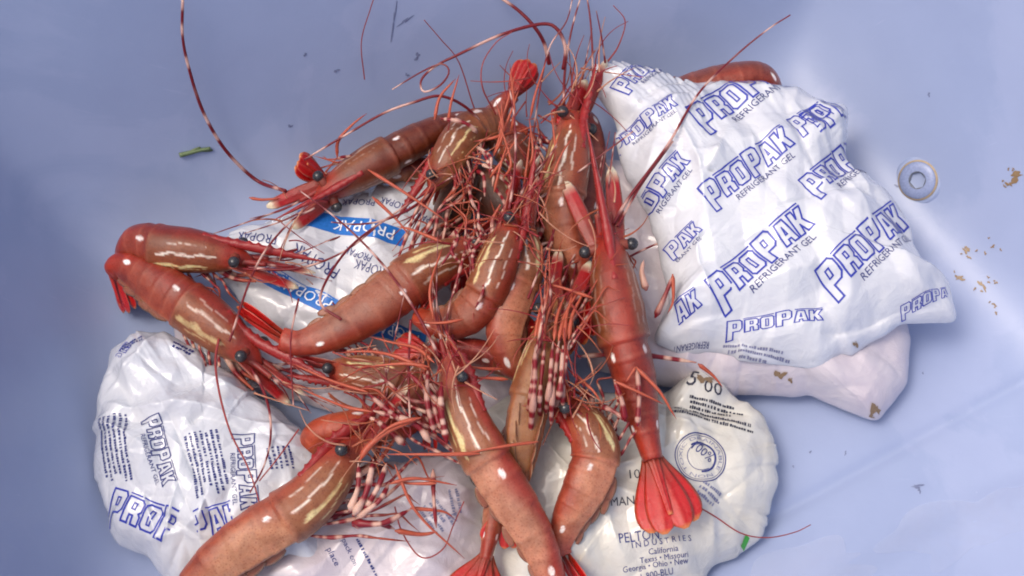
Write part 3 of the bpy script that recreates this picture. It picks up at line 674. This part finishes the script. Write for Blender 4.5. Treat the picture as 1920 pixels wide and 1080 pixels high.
    mesh_obj('body', V.reshape(-1, 3), [q[::-1] for q in f], M_SHELL, root, np.clip(C, 0, 1).reshape(-1, 3))
    fwd = -T[nh]; D0, S0 = D[nh], S[nh]
    ie = nh; E0 = P[ie]
    # tail fan: telson and two uropods a side
    fb = body[-1]; ft = at(*fan); fd = ft - fb; fl_ = np.linalg.norm(fd); fn = D[-1]
    if fan_roll is not None:
        bb = nrm(up - np.dot(up, nrm(fd)) * nrm(fd)); fn = bb * math.cos(R(fan_roll)) + np.cross(nrm(fd), bb) * math.sin(R(fan_roll))
    fdn = nrm(fd); fs = nrm(np.cross(fdn, fn)); fn = np.cross(fs, fdn)
    for (a, kl, kw, lift) in ((-20, 0.95, 0.39, -0.0022), (20, 0.95, 0.39, -0.0022), (-9, 1.0, 0.36, 0.0006), (9, 1.0, 0.36, 0.0006), (0, 0.8, 0.17, 0.003)):
        aa = R(a * fan_spread); dd = fdn * math.cos(aa) + fs * math.sin(aa)
        blade('tail_blade' if a else 'telson', fb + fs * math.sin(aa) * 0.4 * Rm + fn * lift - fdn * 0.1 * fl_, dd, fn, fl_ * kl * 1.05, fl_ * kw, root, fan_col,
              prof=(lambda x: (0.4 + 0.6 * sm(0, 0.7, x)) * np.sqrt(np.clip(1 - (np.clip(x - 0.72, 0, 1) / 0.285) ** 2, 0.03, 1))) if a else (lambda x: 1.0 - 0.65 * x), curl=-0.02, thick=0.05, ridge=0.14 if a else 0.6)
    # swimmerets
    for k in range(5):
        i = nh + int((fc + (1 - fc) * (0.08 + 0.145 * k)) * (N - 1))
        for sd_ in (-1, 1):
            bs = P[i] - D[i] * w[i] * 0.62 + S[i] * sd_ * w[i] * 0.5
            blade('swimmeret', bs, -D[i] * 0.10 + T[i] * 1.0 - S[i] * sd_ * 0.1 + g.normal(0, .1, 3), S[i] * sd_ + 0.3 * D[i], w[i] * 0.95, w[i] * 0.42, root, swim_col, nu=9, nv=5, thick=0.03, ridge=0.05)
    if not head: return root
    er = 11.5 * pxm(E0) * (rpx / 52) ** 0.5
    for j, sd_ in enumerate((-1, 1)):
        ec = at(*eyes[j]) if eyes and eyes[j] else E0 + S0 * sd_ * Rm * 0.80 + D0 * Rm * 0.30 + fwd * Rm * 0.12
        eyeball(root, ec, er)
        tube('eye_stalk', [E0 + D0 * Rm * 0.2 + S0 * sd_ * Rm * .2, (ec + E0 + D0 * Rm * 0.25) / 2, ec - nrm(ec - E0) * er * 0.6], er * 0.8, er * 0.85, lambda t_, a: np.repeat(lin((132, 64, 50))[None], len(t_), 0), root, 8, 8)
        # antennal scale
        tip = at(*scales[j]) if scales and scales[j] else E0 + fwd * L * 0.34 + S0 * sd_ * Rm * 0.7 - D0 * Rm * .05
        bs = E0 + S0 * sd_ * Rm * 0.36 - D0 * Rm * 0.1 - fwd * Rm * 0.2
        blade('antennal_scale', bs, tip - bs, D0 + S0 * sd_ * 0.15, np.linalg.norm(tip - bs), Rm * 0.62, root, scale_col, prof=lambda x: 0.72 + 0.28 * np.sin(np.pi * x) - 0.5 * sm(0.86, 1.0, x) ** 2, thick=0.1, ridge=0.12)
        tube('peduncle', [E0 + S0 * sd_ * Rm * 0.2, E0 + fwd * Rm * 0.7 + S0 * sd_ * Rm * 0.22, E0 + fwd * Rm * 1.35 + S0 * sd_ * Rm * 0.24], Rm * 0.17, Rm * 0.1, lambda t_, a: band(t_, a, 0.012, lin((136, 44, 40)), lin((176, 106, 84)), 0.7), root, 12, 8)
        # antennule whips
        for q in range(2):
            e0 = E0 + fwd * Rm * 1.3 + S0 * sd_ * Rm * 0.22; a = g.normal(0, 0.2, 3)
            tube('antennule', [e0, e0 + fwd * L * 0.14 + a * L * .08, e0 + fwd * L * (0.3 + .1 * q) + a * L * 0.35 + D0 * L * .03], 0.0008, 0.00025, ant_col(0.012), root, 20, 5)
    # rostrum with teeth
    rb = P[nh + int(0.20 * N)] + D[nh + int(0.2 * N)] * w[nh + int(0.2 * N)] * 1.03
    rt = at(*rostrum) if rostrum else E0 + fwd * L * 0.42 + D0 * Rm * 0.75
    rp, rl = spline([rb, E0 + D0 * w[nh] * 1.28 + fwd * Rm * 0.05, (E0 + D0 * Rm * 0.75 + rt) / 2 - D0 * Rm * 0.05, rt], 40); rt_ = nrm(np.gradient(rp, axis=0))
    tt = np.linspace(0, 1, 40); ww = Rm * np.interp(tt, [0, 0.3, 0.5, 1], [0.16, 0.2, 0.15, 0.02]); hh = Rm * np.interp(tt, [0, 0.3, 0.55, 1], [0.10, 0.2, 0.22, 0.03])
    teeth = 1 + 0.5 * (((tt * 11) % 1) < 0.35) * (tt < 0.92); a = np.arange(8) * 2 * np.pi / 8
    SS = np.repeat(S0[None], 40, 0); DD = nrm(D0[None] - (rt_ @ D0)[:, None] * rt_)
    Vr = rp[:, None] + (np.sin(a)[None] * ww[:, None])[..., None] * SS[:, None] + (np.cos(a)[None] * hh[:, None] * np.where(np.cos(a)[None] > 0.9, teeth[:, None], 1))[..., None] * DD[:, None]
    cr = lin((150, 38, 36))[None] * (1 - tt[:, None] * .3) + lin((128, 26, 32))[None] * tt[:, None] * .3; cr = np.repeat(cr[:, None], 8, 1).reshape(-1, 3)
    fr_ = grid_faces(40, 8); fr_.append(tuple(range(7, -1, -1))); fr_.append(tuple(range(312, 320)))
    mesh_obj('rostrum', Vr.reshape(-1, 3), [q[::-1] for q in fr_], M_FAN, root, cr)
    if legs:
        for sd_ in (-1, 1):
            for k in range(5):
                i = nh + int(N * fc * (0.30 + 0.15 * k)); b0 = P[i] - D[i] * w[i] * 0.7 + S[i] * sd_ * w[i] * 0.30
                jt = lambda z_: g.normal(0, z_, 3) * L
                q1 = b0 + (-D[i] * 0.10 - T[i] * (0.10 + 0.02 * k) * leg_fwd + S[i] * sd_ * 0.05) * L * leg_len + jt(.012)
                q2 = q1 + (-D[i] * 0.04 - T[i] * 0.14 * leg_fwd + S[i] * sd_ * 0.05) * L * leg_len + jt(.025)
                q3 = q2 + (-D[i] * 0.13 + T[i] * (0.10 * g.uniform(-1, 1)) + S[i] * sd_ * 0.05) * L * leg_len + jt(.04)
                pts_ = np.array([b0, (b0 + q1) / 2 + jt(.004), q1, (q1 + q2) / 2, q2, (q2 + q3) / 2, q3]); pts_[:, 2] = np.maximum(pts_[:, 2], 0.004)
                tube('leg', pts_, Rm * 0.085, Rm * 0.018, leg_col(g.uniform(0, 1)), root, 60, 6, knob=0.017)
            # mouth palps
            i = nh + int(N * fc * 0.2); b0 = P[i] - D[i] * w[i] * 0.75 + S[i] * sd_ * w[i] * 0.2
            tube('mouth_palp', [b0, b0 + (fwd * 0.1 - D0 * 0.05) * L, b0 + (fwd * 0.22 - D0 * 0.03 + S0 * sd_ * 0.02) * L + g.normal(0, .01, 3) * L], Rm * 0.14, Rm * 0.05, leg_col(g.uniform(0, 1), 0.012), root, 30, 6)
    for k in range(antennae):
        sd_ = (-1, 1)[k % 2]; e0 = E0 + fwd * Rm * 0.6 + S0 * sd_ * Rm * 0.45 - D0 * Rm * 0.1; a = g.uniform(-0.5, 0.5)
        pts_ = [e0]; d_ = nrm(fwd + S0 * sd_ * 0.3)
        for q in range(5):
            d_ = nrm(d_ + np.cross([0, 0, 1], d_) * a * 0.5 + [0, 0, g.uniform(-.1, .12)]); pts_.append(pts_[-1] + d_ * L * 0.17)
        tube('antenna', pts_, 0.0011, 0.0004, ant_col(0.022), root, 60, 6)
    return root

PR = {}
PR['D'] = prawn('red tail fan poking up behind the dark brown prawn at upper left', [(860, 315, 22), (780, 318, 26), (700, 322, 30), (645, 330, 34), (612, 338, 36)], 30, 20, (556, 296, 58), head=False, seed=1, fan_roll=30, fan_spread=0.45, dorsal=(140, 50, 40))
PR['F'] = prawn('brown curled prawn with red tail raised against the back wall at top', [(1010, 330, 36), (965, 285, 42), (930, 238, 48), (940, 200, 54), (962, 178, 56)], 42, 10, (1000, 112, 62), head=False, seed=2, dorsal=(132, 70, 52), flank=(150, 104, 80), fan_spread=0.5)
PR['G2'] = prawn('brown rounded prawn wedged against the big printed pack', [(1040, 560, 38), (1080, 420, 44), (1105, 340, 48), (1112, 270, 50), (1102, 225, 46), (1075, 215, 38)], 40, 0, (1030, 220, 30), head=False, seed=3, dorsal=(138, 66, 54), flank=(130, 72, 60))
PR['S'] = prawn('brown prawn back hump showing behind the top edge of the big printed pack', [(1190, 215, 30), (1280, 180, 40), (1370, 150, 46), (1425, 142, 46), (1448, 170, 38), (1440, 200, 28)], 46, 15, (1400, 230, 24), head=False, seed=4, dorsal=(150, 72, 54), flank=(140, 80, 62), fc=0.3)
PR['T'] = prawn('prawn under the front pile with red tail fan at the bottom edge', [(965, 800, 36), (945, 870, 42), (928, 960, 46), (910, 1050, 46)], 34, 0, (880, 1150, 46), head=False, seed=5, fan_spread=1.3, dorsal=(160, 84, 66))
PR['N'] = prawn('orange brown rounded prawn back left of the centre, above the foremost prawn', [(760, 800, 42), (700, 800, 48), (640, 806, 52), (596, 818, 48), (584, 856, 36), (620, 880, 24)], 46, 10, (680, 900, 18), head=False, seed=6, fc=0.28, dorsal=(186, 88, 54), flank=(190, 104, 70))
PR['W'] = prawn('dark brown prawn buried under the leg tangle at upper middle', [(1010, 440, 36), (950, 390, 40), (905, 350, 40), (860, 370, 36), (840, 440, 30), (860, 500, 24)], 50, 150, (880, 560, 18), head=False, seed=31, dorsal=(92, 50, 40), flank=(96, 60, 48), belly=(90, 58, 46))
PR['X'] = prawn('red prawn lying crosswise under the leg tangle at the very centre', [(1010, 712, 48), (950, 680, 52), (890, 660, 54), (835, 655, 52), (800, 662, 48)], 34, 20, (735, 650, 46), head=False, seed=33, dorsal=(150, 48, 40), flank=(148, 62, 50))
PR['A'] = prawn('prawn at far left with striped head facing right, lying above another', [(442, 484, 52), (372, 476, 52), (307, 468, 50), (264, 464, 40), (252, 496, 26), (280, 535, 16)], 48, 58, (340, 560, 10), seed=7, fc=0.5, dorsal=(150, 62, 48), flank=(160, 80, 62), scales=[(592, 512, 52), (560, 540, 46)], rostrum=(606, 490, 60), antennae=2, leg_len=0.6, eyes=[None, None])
PR['B'] = prawn('reddish prawn at left whose tail hooks round by the wall', [(462, 662, 46), (405, 618, 48), (340, 570, 46), (280, 528, 44), (232, 500, 40), (214, 508, 34)], 54, 55, (238, 592, 18), seed=8, fc=0.44, dorsal=(158, 64, 50), flank=(160, 84, 64), fan_spread=0.7, scales=[(572, 742, 42), (545, 760, 38)], rostrum=(640, 725, 56), leg_len=0.7, stripe=0.6)
PR['C'] = prawn('dark brown prawn at upper left seen from above, head to lower left', [(617, 356, 48), (680, 318, 50), (735, 288, 50), (795, 256, 48), (850, 232, 44), (905, 222, 38)], 45, 6, (960, 215, 34), seed=9, fc=0.40, dorsal=(120, 58, 34), flank=(124, 72, 44), scales=[(548, 428, 46), (500, 388, 48)], rostrum=(515, 412, 58), antennae=0, leg_len=0.6, stripe=0.35)
PR['L'] = prawn('prawn beneath the leg tangle left of centre with broad cream head stripes', [(632, 690, 46), (690, 700, 50), (745, 712, 50), (790, 745, 44), (805, 790, 36)], 44, 75, (800, 850, 28), seed=10, fc=0.55, flank=(170, 120, 100), antennae=1, stripe=1.0, leg_len=0.6)
PR['E'] = prawn('small olive prawn at upper middle with head pointing down to the left', [(822, 338, 66), (850, 292, 68), (882, 250, 62), (925, 240, 52), (985, 255, 44)], 42, -100, (1040, 270, 40), seed=11, fc=0.52, dorsal=(140, 84, 56), flank=(158, 112, 80), scales=[(782, 374, 62), (812, 384, 60)], antennae=1, leg_len=0.9)
PR['G'] = prawn('striped brown prawn at top whose head points up past the printed pack', [(1072, 235, 68), (1062, 300, 70), (1052, 370, 68), (1056, 430, 64), (1078, 490, 58), (1092, 545, 54)], 50, -38, (1082, 662, 62), seed=12, fc=0.46, dorsal=(158, 84, 54), flank=(186, 120, 96), scales=[(1100, 150, 66), (1138, 112, 70)], rostrum=(1118, 120, 80), antennae=1, leg_len=0.8, fan_roll=60)
PR['I'] = prawn('pale bodied prawn right of centre curling its tail up under itself', [(982, 428, 72), (982, 500, 72), (960, 565, 70), (948, 630, 66), (960, 682, 58), (990, 690, 50)], 48, 52, (1004, 590, 62), seed=13, fc=0.38, dorsal=(166, 84, 68), flank=(190, 134, 116), antennae=0, leg_len=0.7, eyes=[None, (985, 430, 90)], fan_roll=20, fan_spread=0.7)
PR['K'] = prawn('pinkish prawn lying across the middle with red tail at left', [(880, 465, 60), (815, 492, 62), (765, 522, 62), (695, 575, 62), (625, 618, 60), (565, 640, 58), (530, 632, 58)], 55, -62, (440, 578, 56), seed=14, fc=0.36, dorsal=(160, 74, 52), flank=(166, 112, 92), antennae=2, scales=[(950, 400, 58), (940, 390, 58)], fan_spread=0.45)
PR['J'] = prawn('prawn near the centre with raised red head blades and curved brown body', [(957, 425, 88), (930, 490, 86), (908, 545, 80), (872, 590, 72), (822, 606, 64), (785, 592, 56)], 46, -55, (806, 545, 56), seed=15, fc=0.46, dorsal=(160, 72, 52), flank=(164, 100, 76), scales=[(978, 300, 92), (1012, 292, 94)], rostrum=(1005, 280, 102), antennae=1, leg_len=0.9, fan_spread=0.5)
PR['Q'] = prawn('belly up prawn in the centre with a fan of red and white legs', [(1045, 590, 72), (1018, 680, 76), (990, 770, 74), (978, 840, 70), (966, 900, 62), (950, 960, 52)], 50, 172, (930, 1030, 44), seed=16, fc=0.46, belly=(168, 128, 88), flank=(170, 118, 84), antennae=1, leg_len=1.0, leg_fwd=1.3)
PR['R'] = prawn('bent prawn in front of the cream pack, back arched to the left', [(1078, 770, 66), (1108, 805, 68), (1122, 855, 66), (1102, 915, 62), (1072, 970, 56), (1052, 1022, 50), (1056, 1040, 48)], 52, 62, (1098, 1120, 44), seed=17, fc=0.38, dorsal=(172, 86, 66), flank=(196, 140, 118), antennae=1, leg_len=0.7, fan_spread=0.45, eyes=[None, (1060, 765, 86)])
PR['O'] = prawn('large pale brown prawn at the bottom left corner of the pile, tail out of view', [(655, 850, 66), (610, 915, 66), (560, 962, 64), (480, 1012, 60), (405, 1066, 54), (350, 1130, 46), (330, 1200, 38)], 61, 66, (320, 1320, 30), seed=18, fc=0.36, dorsal=(172, 96, 70), flank=(206, 162, 132), antennae=1, leg_len=0.9, rostrum=(730, 750, 76), eyes=[None, (640, 843, 88)])
PR['M'] = prawn('long prawn running from the centre down to the bottom edge, striped head up', [(846, 700, 84), (862, 770, 84), (900, 850, 80), (950, 930, 74), (998, 1008, 66), (1030, 1082, 58), (1050, 1150, 50)], 53, -62, (1060, 1270, 44), seed=19, fc=0.38, dorsal=(178, 80, 64), flank=(192, 144, 126), antennae=2, leg_len=1.0, scales=[(812, 630, 82), (838, 628, 84)], rostrum=(835, 620, 92), eyes=[(867, 706, 98), None])
PR['H'] = prawn('largest orange red prawn seen from above, on top, tail fan over the cream pack', [(1141, 465, 84), (1152, 540, 84), (1168, 630, 80), (1190, 710, 72), (1206, 790, 66), (1224, 862, 62)], 57, -4, (1270, 1004, 66), seed=20, fc=0.46, dorsal=(160, 62, 44), flank=(144, 66, 48), antennae=0, legs=True, leg_len=0.55, scales=[(1058, 338, 84), (1146, 312, 86)], rostrum=(1098, 222, 108), eyes=[(1097, 473, 88), (1185, 457, 88)], stripe=0.25, fan_spread=0.72)

# ------------------------------------------------------------------ antennae and legs that stand out, each under its own prawn
def path(pts): return [at(*q) for q in pts]
def wallpath(pts, lift=0.003):
    out = []
    for q in pts: p_ = bin_pt(*q); out.append(p_ + bin_n(p_) * lift)
    return out
def ant(k, pts, r0=0.0010, r1=0.0005, per=0.03, thin=False):
    tube('antenna', pts, r0, r1, thin_col if thin else ant_col(per), PR[k], 90, 6)
ant('C', [at(535, 358, 52)] + wallpath([(480, 326), (432, 280), (400, 236), (372, 180), (350, 110), (338, 50), (338, -20)], 0.012), 0.0013, 0.0009, 0.028)
ant('E', [at(922, 262, 60), at(905, 235, 66), at(872, 200, 80), at(825, 180, 90), at(775, 192, 90), at(720, 212, 85), at(650, 252, 75), at(570, 300, 70)], 0.0011, 0.0006, 0.04)
ant('G', [at(1056, 130, 80), at(1060, 90, 90), at(1045, 55, 96), at(1015, 45, 98), at(940, 65, 100), at(860, 102, 98), at(815, 125, 92), at(790, 150, 90), at(795, 172, 90), at(825, 160, 92), at(842, 135, 94), at(828, 120, 94), at(790, 135, 92), at(735, 168, 90)], 0.0013, 0.0004, 0.04)
ant('F', [at(1030, 120, 66), at(1020, 80, 80), at(1000, 48, 90), at(970, 18, 95), at(930, -10, 100)], 0.0014, 0.001, 0.03)
ant('G', [at(1112, 150, 76), at(1110, 80, 85), at(1106, 30, 92), at(1098, -20, 96)], 0.0008, 0.0005, 0.03)
ant('H', [at(1150, 420, 86), at(1180, 370, 88), at(1250, 275, 92), at(1310, 175, 88), at(1380, 104, 84), at(1440, 55, 92), at(1482, 28, 96)], 0.0012, 0.0004, 0.035)
ant('H', [at(1158, 425, 86), at(1200, 350, 88), at(1262, 265, 91)], 0.001, 0.0006, 0.035)
ant('C', wallpath([(680, 140), (674, 70), (690, 10), (700, -20)], 0.006), 0.0004, 0.0003, thin=True)
ant('E', wallpath([(905, 235), (880, 185), (850, 95), (815, 50), (785, 15)], 0.015), 0.0005, 0.0003, thin=True)
ant('F', [at(930, 215, 70), at(905, 165, 90), at(905, 120, 96), at(930, 80, 100), at(960, 60, 105)], 0.0006, 0.0003, thin=True)
ant('B', [at(410, 636, 60), at(404, 680, 64), at(412, 740, 70), at(432, 810, 72), at(462, 870, 72), at(480, 920, 72), at(492, 968, 72)], 0.0009, 0.0004, thin=True)
ant('O', [at(560, 805, 66), at(520, 860, 68), at(486, 902, 66)], 0.0005, 0.0004, thin=True)
ant('H', [at(1300, 945, 50), at(1340, 968, 46), at(1390, 1000, 40), at(1440, 1008, 30), at(1490, 998, 22), at(1520, 984, 18)], 0.0005, 0.0003, thin=True)
ant('O', [at(740, 950, 70), at(755, 1000, 62), at(790, 1045, 58), at(830, 1030, 58), at(850, 985, 60), at(870, 940, 64)], 0.0005, 0.0004, thin=True)
ant('G', [at(1140, 115, 74), at(1160, 85, 84), at(1172, 40, 94), at(1150, 10, 100)], 0.0006, 0.0003, thin=True)
ant('G', [at(1135, 118, 74), at(1128, 70, 86), at(1118, 20, 96)], 0.0007, 0.0003, 0.02)
ant('F', [at(1000, 250, 70), at(1012, 170, 80), at(1030, 90, 95), at(1062, 40, 104), at(1075, -10, 110)], 0.0007, 0.0004, 0.03)
ant('K', [at(640, 600, 80), at(600, 560, 78), at(650, 470, 70), at(740, 400, 70), at(850, 330, 72)], 0.0009, 0.0006, 0.05)
ant('A', [at(430, 640, 66), at(480, 500, 66), at(540, 420, 66), at(590, 390, 64)], 0.0008, 0.0006, 0.03)
ant('K', [at(560, 560, 70), at(545, 640, 72), at(550, 760, 74), at(552, 560, 76)][:3], 0.0007, 0.0005, 0.04)
ant('M', [at(770, 600, 90), at(766, 700, 92), at(770, 820, 92)], 0.0009, 0.0006, 0.03)
ant('R', [at(990, 560, 90), at(1040, 430, 90), at(960, 350, 92)][:2], 0.0008, 0.0006, 0.03)
def bandleg(k, pts, r0=0.0021, r1=0.0012, col=None, per=0.0095):
    phs = random.random(); pts = [list(q) for q in pts]
    for q in pts[1:-1]: q[0] += random.uniform(-7, 7); q[1] += random.uniform(-7, 7)
    r0, r1 = r0 * random.uniform(0.75, 0.95), r1 * random.uniform(0.55, 0.8)
    tube('leg', path(pts), r0, r1, col or (lambda t_, a: band(t_, a, per, lin((124, 20, 32)), lin((210, 172, 154)), 0.56, phs)), PR[k], 60, 7, knob=per * 2)
def tipleg(k, pts, r0=0.0016, r1=0.0009): tube('leg', path([(q[0] + random.uniform(-3, 3), q[1] + random.uniform(-3, 3), q[2]) for q in pts]), r0 * random.uniform(.7, .95), r1 * 0.45, tip_col, PR[k], 40, 6)
# right of the big prawn
bandleg('H', [(1228, 596, 74), (1245, 560, 80), (1262, 516, 86)], 0.0024, 0.0018, per=0.026); tipleg('H', [(1262, 516, 86), (1260, 560, 80), (1252, 588, 78)], 0.0022, 0.001)
bandleg('H', [(1212, 545, 84), (1206, 515, 86), (1207, 488, 86)], 0.0024, 0.0018, per=0.03)
bandleg('H', [(1082, 668, 66), (1180, 664, 64), (1290, 676, 60), (1306, 680, 60)], 0.0022, 0.002, per=0.02); tipleg('H', [(1306, 680, 60), (1335, 705, 56), (1356, 728, 54)], 0.0018, 0.0007)
for k_, (a, b_) in enumerate((((1195, 800, 84), (1194, 690, 92)), ((1172, 790, 84), (1152, 712, 92)))): bandleg('R', [a, ((a[0] + b_[0]) / 2, (a[1] + b_[1]) / 2, 90), b_], 0.0022, 0.002, per=0.014)
tipleg('R', [(1194, 688, 94), (1236, 735, 92), (1262, 772, 88), (1270, 785, 84)]); tipleg('R', [(1152, 712, 94), (1200, 735, 94), (1246, 760, 90)]); tipleg('R', [(1194, 690, 94), (1172, 715, 92)], 0.001, .0008)
tipleg('Q', [(1075, 700, 84), (1110, 735, 88), (1130, 760, 86)]); bandleg('R', [(1128, 762, 80), (1150, 775, 84), (1175, 790, 84)], 0.002, 0.002)
# centre: belly-up prawn's legs
for i in range(7):
    x0 = 985 + i * 12 + random.uniform(-4, 4); x1 = 1000 + i * 12 + random.uniform(-8, 8)
    bandleg('Q', [(x0, 800 + random.uniform(-40, 15), 78), ((x0 + x1) / 2 - 4, 735, 95 + 3 * (i % 2)), (x1, 640 + random.uniform(-20, 20), 98)], 0.002 + 0.0005 * (i % 2), 0.0016)
    if True: tipleg('Q', [(x1, 640, 98), (x1 + 8, 590, 98), (x1 + 22 + random.uniform(-5, 20), 545, 96)], 0.0018, 0.001)
tipleg('Q', [(1110, 556, 98), (1060, 542, 98), (1030, 528, 96), (1018, 508, 92)])
# left of the long prawn
for (a, b_, c_) in (((838, 812, 92), (815, 760, 98), (768, 700, 100)), ((826, 805, 94), (800, 745, 98), (762, 696, 96)), ((838, 830, 92), (833, 760, 100), (828, 716, 100)), ((808, 830, 88), (770, 800, 94), (700, 770, 94)), ((770, 800, 90), (735, 770, 96), (690, 738, 94)),
                    ((815, 812, 94), (805, 760, 100), (802, 690, 100)), ((760, 835, 86), (720, 800, 90), (688, 780, 90))): bandleg('M', [a, b_, c_], 0.0026, 0.002, per=0.011)
for p_ in ([(805, 690, 102), (760, 685, 102), (690, 690, 98)], [(800, 695, 102), (740, 665, 100), (690, 657, 94), (630, 662, 88)], [(815, 680, 102), (780, 650, 98), (735, 640, 92), (690, 630, 88)], [(690, 738, 96), (620, 715, 90), (540, 680, 84)], [(700, 770, 96), (640, 760, 90), (560, 728, 82)],
           [(790, 785, 100), (740, 798, 100), (700, 820, 98), (680, 850, 92)], [(870, 600, 90), (830, 606, 90), (770, 605, 86)], [(812, 600, 92), (808, 540, 94), (832, 462, 92)], [(830, 455, 92), (770, 430, 88), (742, 424, 84)],
           [(950, 712, 78), (900, 706, 80), (876, 714, 80)], [(945, 690, 76), (900, 690, 80), (840, 680, 84)], [(690, 318, 72), (750, 355, 76), (815, 400, 78), (840, 420, 76)], [(700, 372, 70), (745, 412, 74), (770, 440, 74)],
           [(900, 850, 96), (820, 852, 98), (720, 850, 94)], [(1010, 828, 92), (940, 840, 96), (850, 856, 94)], [(820, 905, 88), (770, 905, 84), (730, 900, 80)], [(740, 870, 90), (780, 960, 82), (870, 1050, 70)]): tipleg('M' if p_[0][1] > 500 else 'E', p_)
# foremost prawn's legs
for (a, b_, c_) in (((655, 960, 84), (668, 915, 92), (672, 868, 92)), ((662, 968, 84), (690, 920, 92), (700, 862, 90)), ((668, 972, 82), (710, 940, 90), (730, 905, 86)), ((660, 980, 80), (720, 975, 84), (770, 955, 80)), ((680, 960, 84), (705, 905, 92), (725, 868, 88)), ((660, 985, 78), (700, 985, 78), (740, 992, 74))): bandleg('O', [a, b_, c_], 0.0028, 0.0022, per=0.014)
tipleg('O', [(740, 992, 74), (790, 1000, 70), (820, 995, 70)], 0.0022, 0.0016); tipleg('O', [(730, 905, 88), (780, 900, 88), (860, 910, 84)]); tipleg('O', [(770, 955, 80), (830, 960, 78), (850, 975, 74)]); tipleg('O', [(672, 866, 94), (690, 835, 96), (730, 808, 98), (790, 786, 98)], 0.0024, 0.0014)
bandleg('O', [(812, 880, 80), (815, 930, 82), (818, 990, 76)], 0.002, 0.0018, per=0.02)
# upper middle tangle
for i in range(8):
    x0 = 890 + random.uniform(-20, 60); y0 = 300 + random.uniform(-30, 60)
    bandleg(('E', 'J', 'G')[i % 3], [(x0, y0, 78), (x0 + random.uniform(5, 25), y0 + random.uniform(10, 35), 86), (x0 + random.uniform(10, 40), y0 + random.uniform(40, 80), 84)], 0.0016, 0.0012)
for i in range(14):
    x0 = 930 + random.uniform(-10, 110); y0 = 330 + random.uniform(-110, 40)
    dx = random.uniform(10, 50); tipleg(('E', 'J', 'G', 'F')[i % 4], [(x0, y0, 86), (x0 + dx * .6, y0 - random.uniform(30, 60), 94), (x0 + dx + random.uniform(-30, 10), y0 - random.uniform(80, 130), 96)], 0.0015, 0.0008)
for i in range(8):
    x0 = 880 + random.uniform(-30, 40); y0 = 420 + random.uniform(-30, 110)
    bandleg(('J', 'K')[i % 2], [(x0, y0, 90), (x0 - random.uniform(-10, 25), y0 + random.uniform(10, 40), 94), (x0 - random.uniform(-15, 30), y0 + random.uniform(45, 90), 90)], 0.0015, 0.0011, per=0.007)
bandleg('E', [(895, 250, 78), (880, 238, 84), (860, 232, 86), (825, 222, 84)], 0.002, 0.0018); tipleg('E', [(838, 232, 84), (846, 190, 90), (858, 142, 96)]); tipleg('E', [(812, 222, 84), (825, 185, 90), (852, 148, 96)]); tipleg('E', [(975, 240, 82), (930, 256, 84), (890, 266, 82)], 0.002, 0.0012)
tipleg('C', [(630, 298, 62), (636, 265, 70), (660, 235, 74), (690, 214, 78)]); bandleg('C', [(680, 290, 56), (655, 293, 60), (632, 296, 62)], 0.0018, 0.0015)
tipleg('C', [(465, 373, 52), (490, 374, 52), (525, 373, 52)], 0.0014, 0.0014)

# hair-thin feelers strewn over the heap, each belonging to a prawn whose head lies there
HEADS = [('G', 1090, 170, 74), ('F', 1000, 190, 70), ('E', 850, 330, 74), ('J', 985, 360, 92), ('I', 985, 450, 88), ('K', 890, 460, 78), ('H', 1130, 420, 90), ('L', 650, 700, 66), ('B', 520, 700, 60), ('A', 500, 490, 60), ('C', 570, 390, 58), ('M', 830, 680, 92), ('O', 690, 830, 80), ('R', 1080, 750, 78), ('Q', 1040, 600, 90)]
for i in range(230):
    k_, x0, y0, z0 = HEADS[i % len(HEADS)] if i < 75 else HEADS[random.choice((0, 1, 2, 3, 4, 5, 7, 11, 11, 12, 13, 14, 14))]
    a = random.uniform(0, 6.283); ln_ = random.uniform(45, 120); cv = random.uniform(-1.3, 1.3); x0 += random.uniform(-45, 45); y0 += random.uniform(-45, 45)
    if k_ in 'GFE' and random.random() < 0.6: a = random.uniform(-2.5, -0.6)
    if k_ == 'A': a = random.uniform(-0.5, 0.7); ln_ *= 0.7
    if k_ in 'BL': a = random.uniform(-0.3, 1.0)
    pts_ = []; zz = z0 + random.uniform(0, 14)
    for q in range(5):
        pts_.append(at(x0, y0, zz)); x0 += ln_ / 4 * math.cos(a); y0 += ln_ / 4 * math.sin(a); a += cv / 4; zz += random.uniform(-4, 5)
    cl = random.choice((lin((134, 34, 40)), lin((150, 62, 52)), lin((186, 130, 104)), lin((158, 84, 56))))
    tube('feeler', pts_, random.uniform(0.0004, 0.0008), 0.00022, (lambda c_: lambda t_, a_: np.repeat(c_[None], len(t_), 0))(cl), PR[k_], 18, 5)

# weed sprig stuck to the back wall
ws = empty('weed_sprig', wp[0], 'short green sprig of weed stuck to the wall at upper left', 'weed')
tube('stem', wp, 0.0016, 0.0011, lambda t_, a: np.repeat(lin((92, 108, 70))[None], len(t_), 0), ws, 14, 6, m=M_WEED)
for q, s_ in ((1, 1), (2, -1)):
    blade('leaflet', wp[q], nrm(wp[3] - wp[0]) + s_ * 0.25 * np.cross(bin_n(wp[q]), nrm(wp[3] - wp[0])), bin_n(wp[q]), 0.009, 0.0025, ws, lambda t_, q_: np.repeat(lin((92, 108, 70))[None], len(t_), 0), m=M_WEED, nu=6, nv=5)
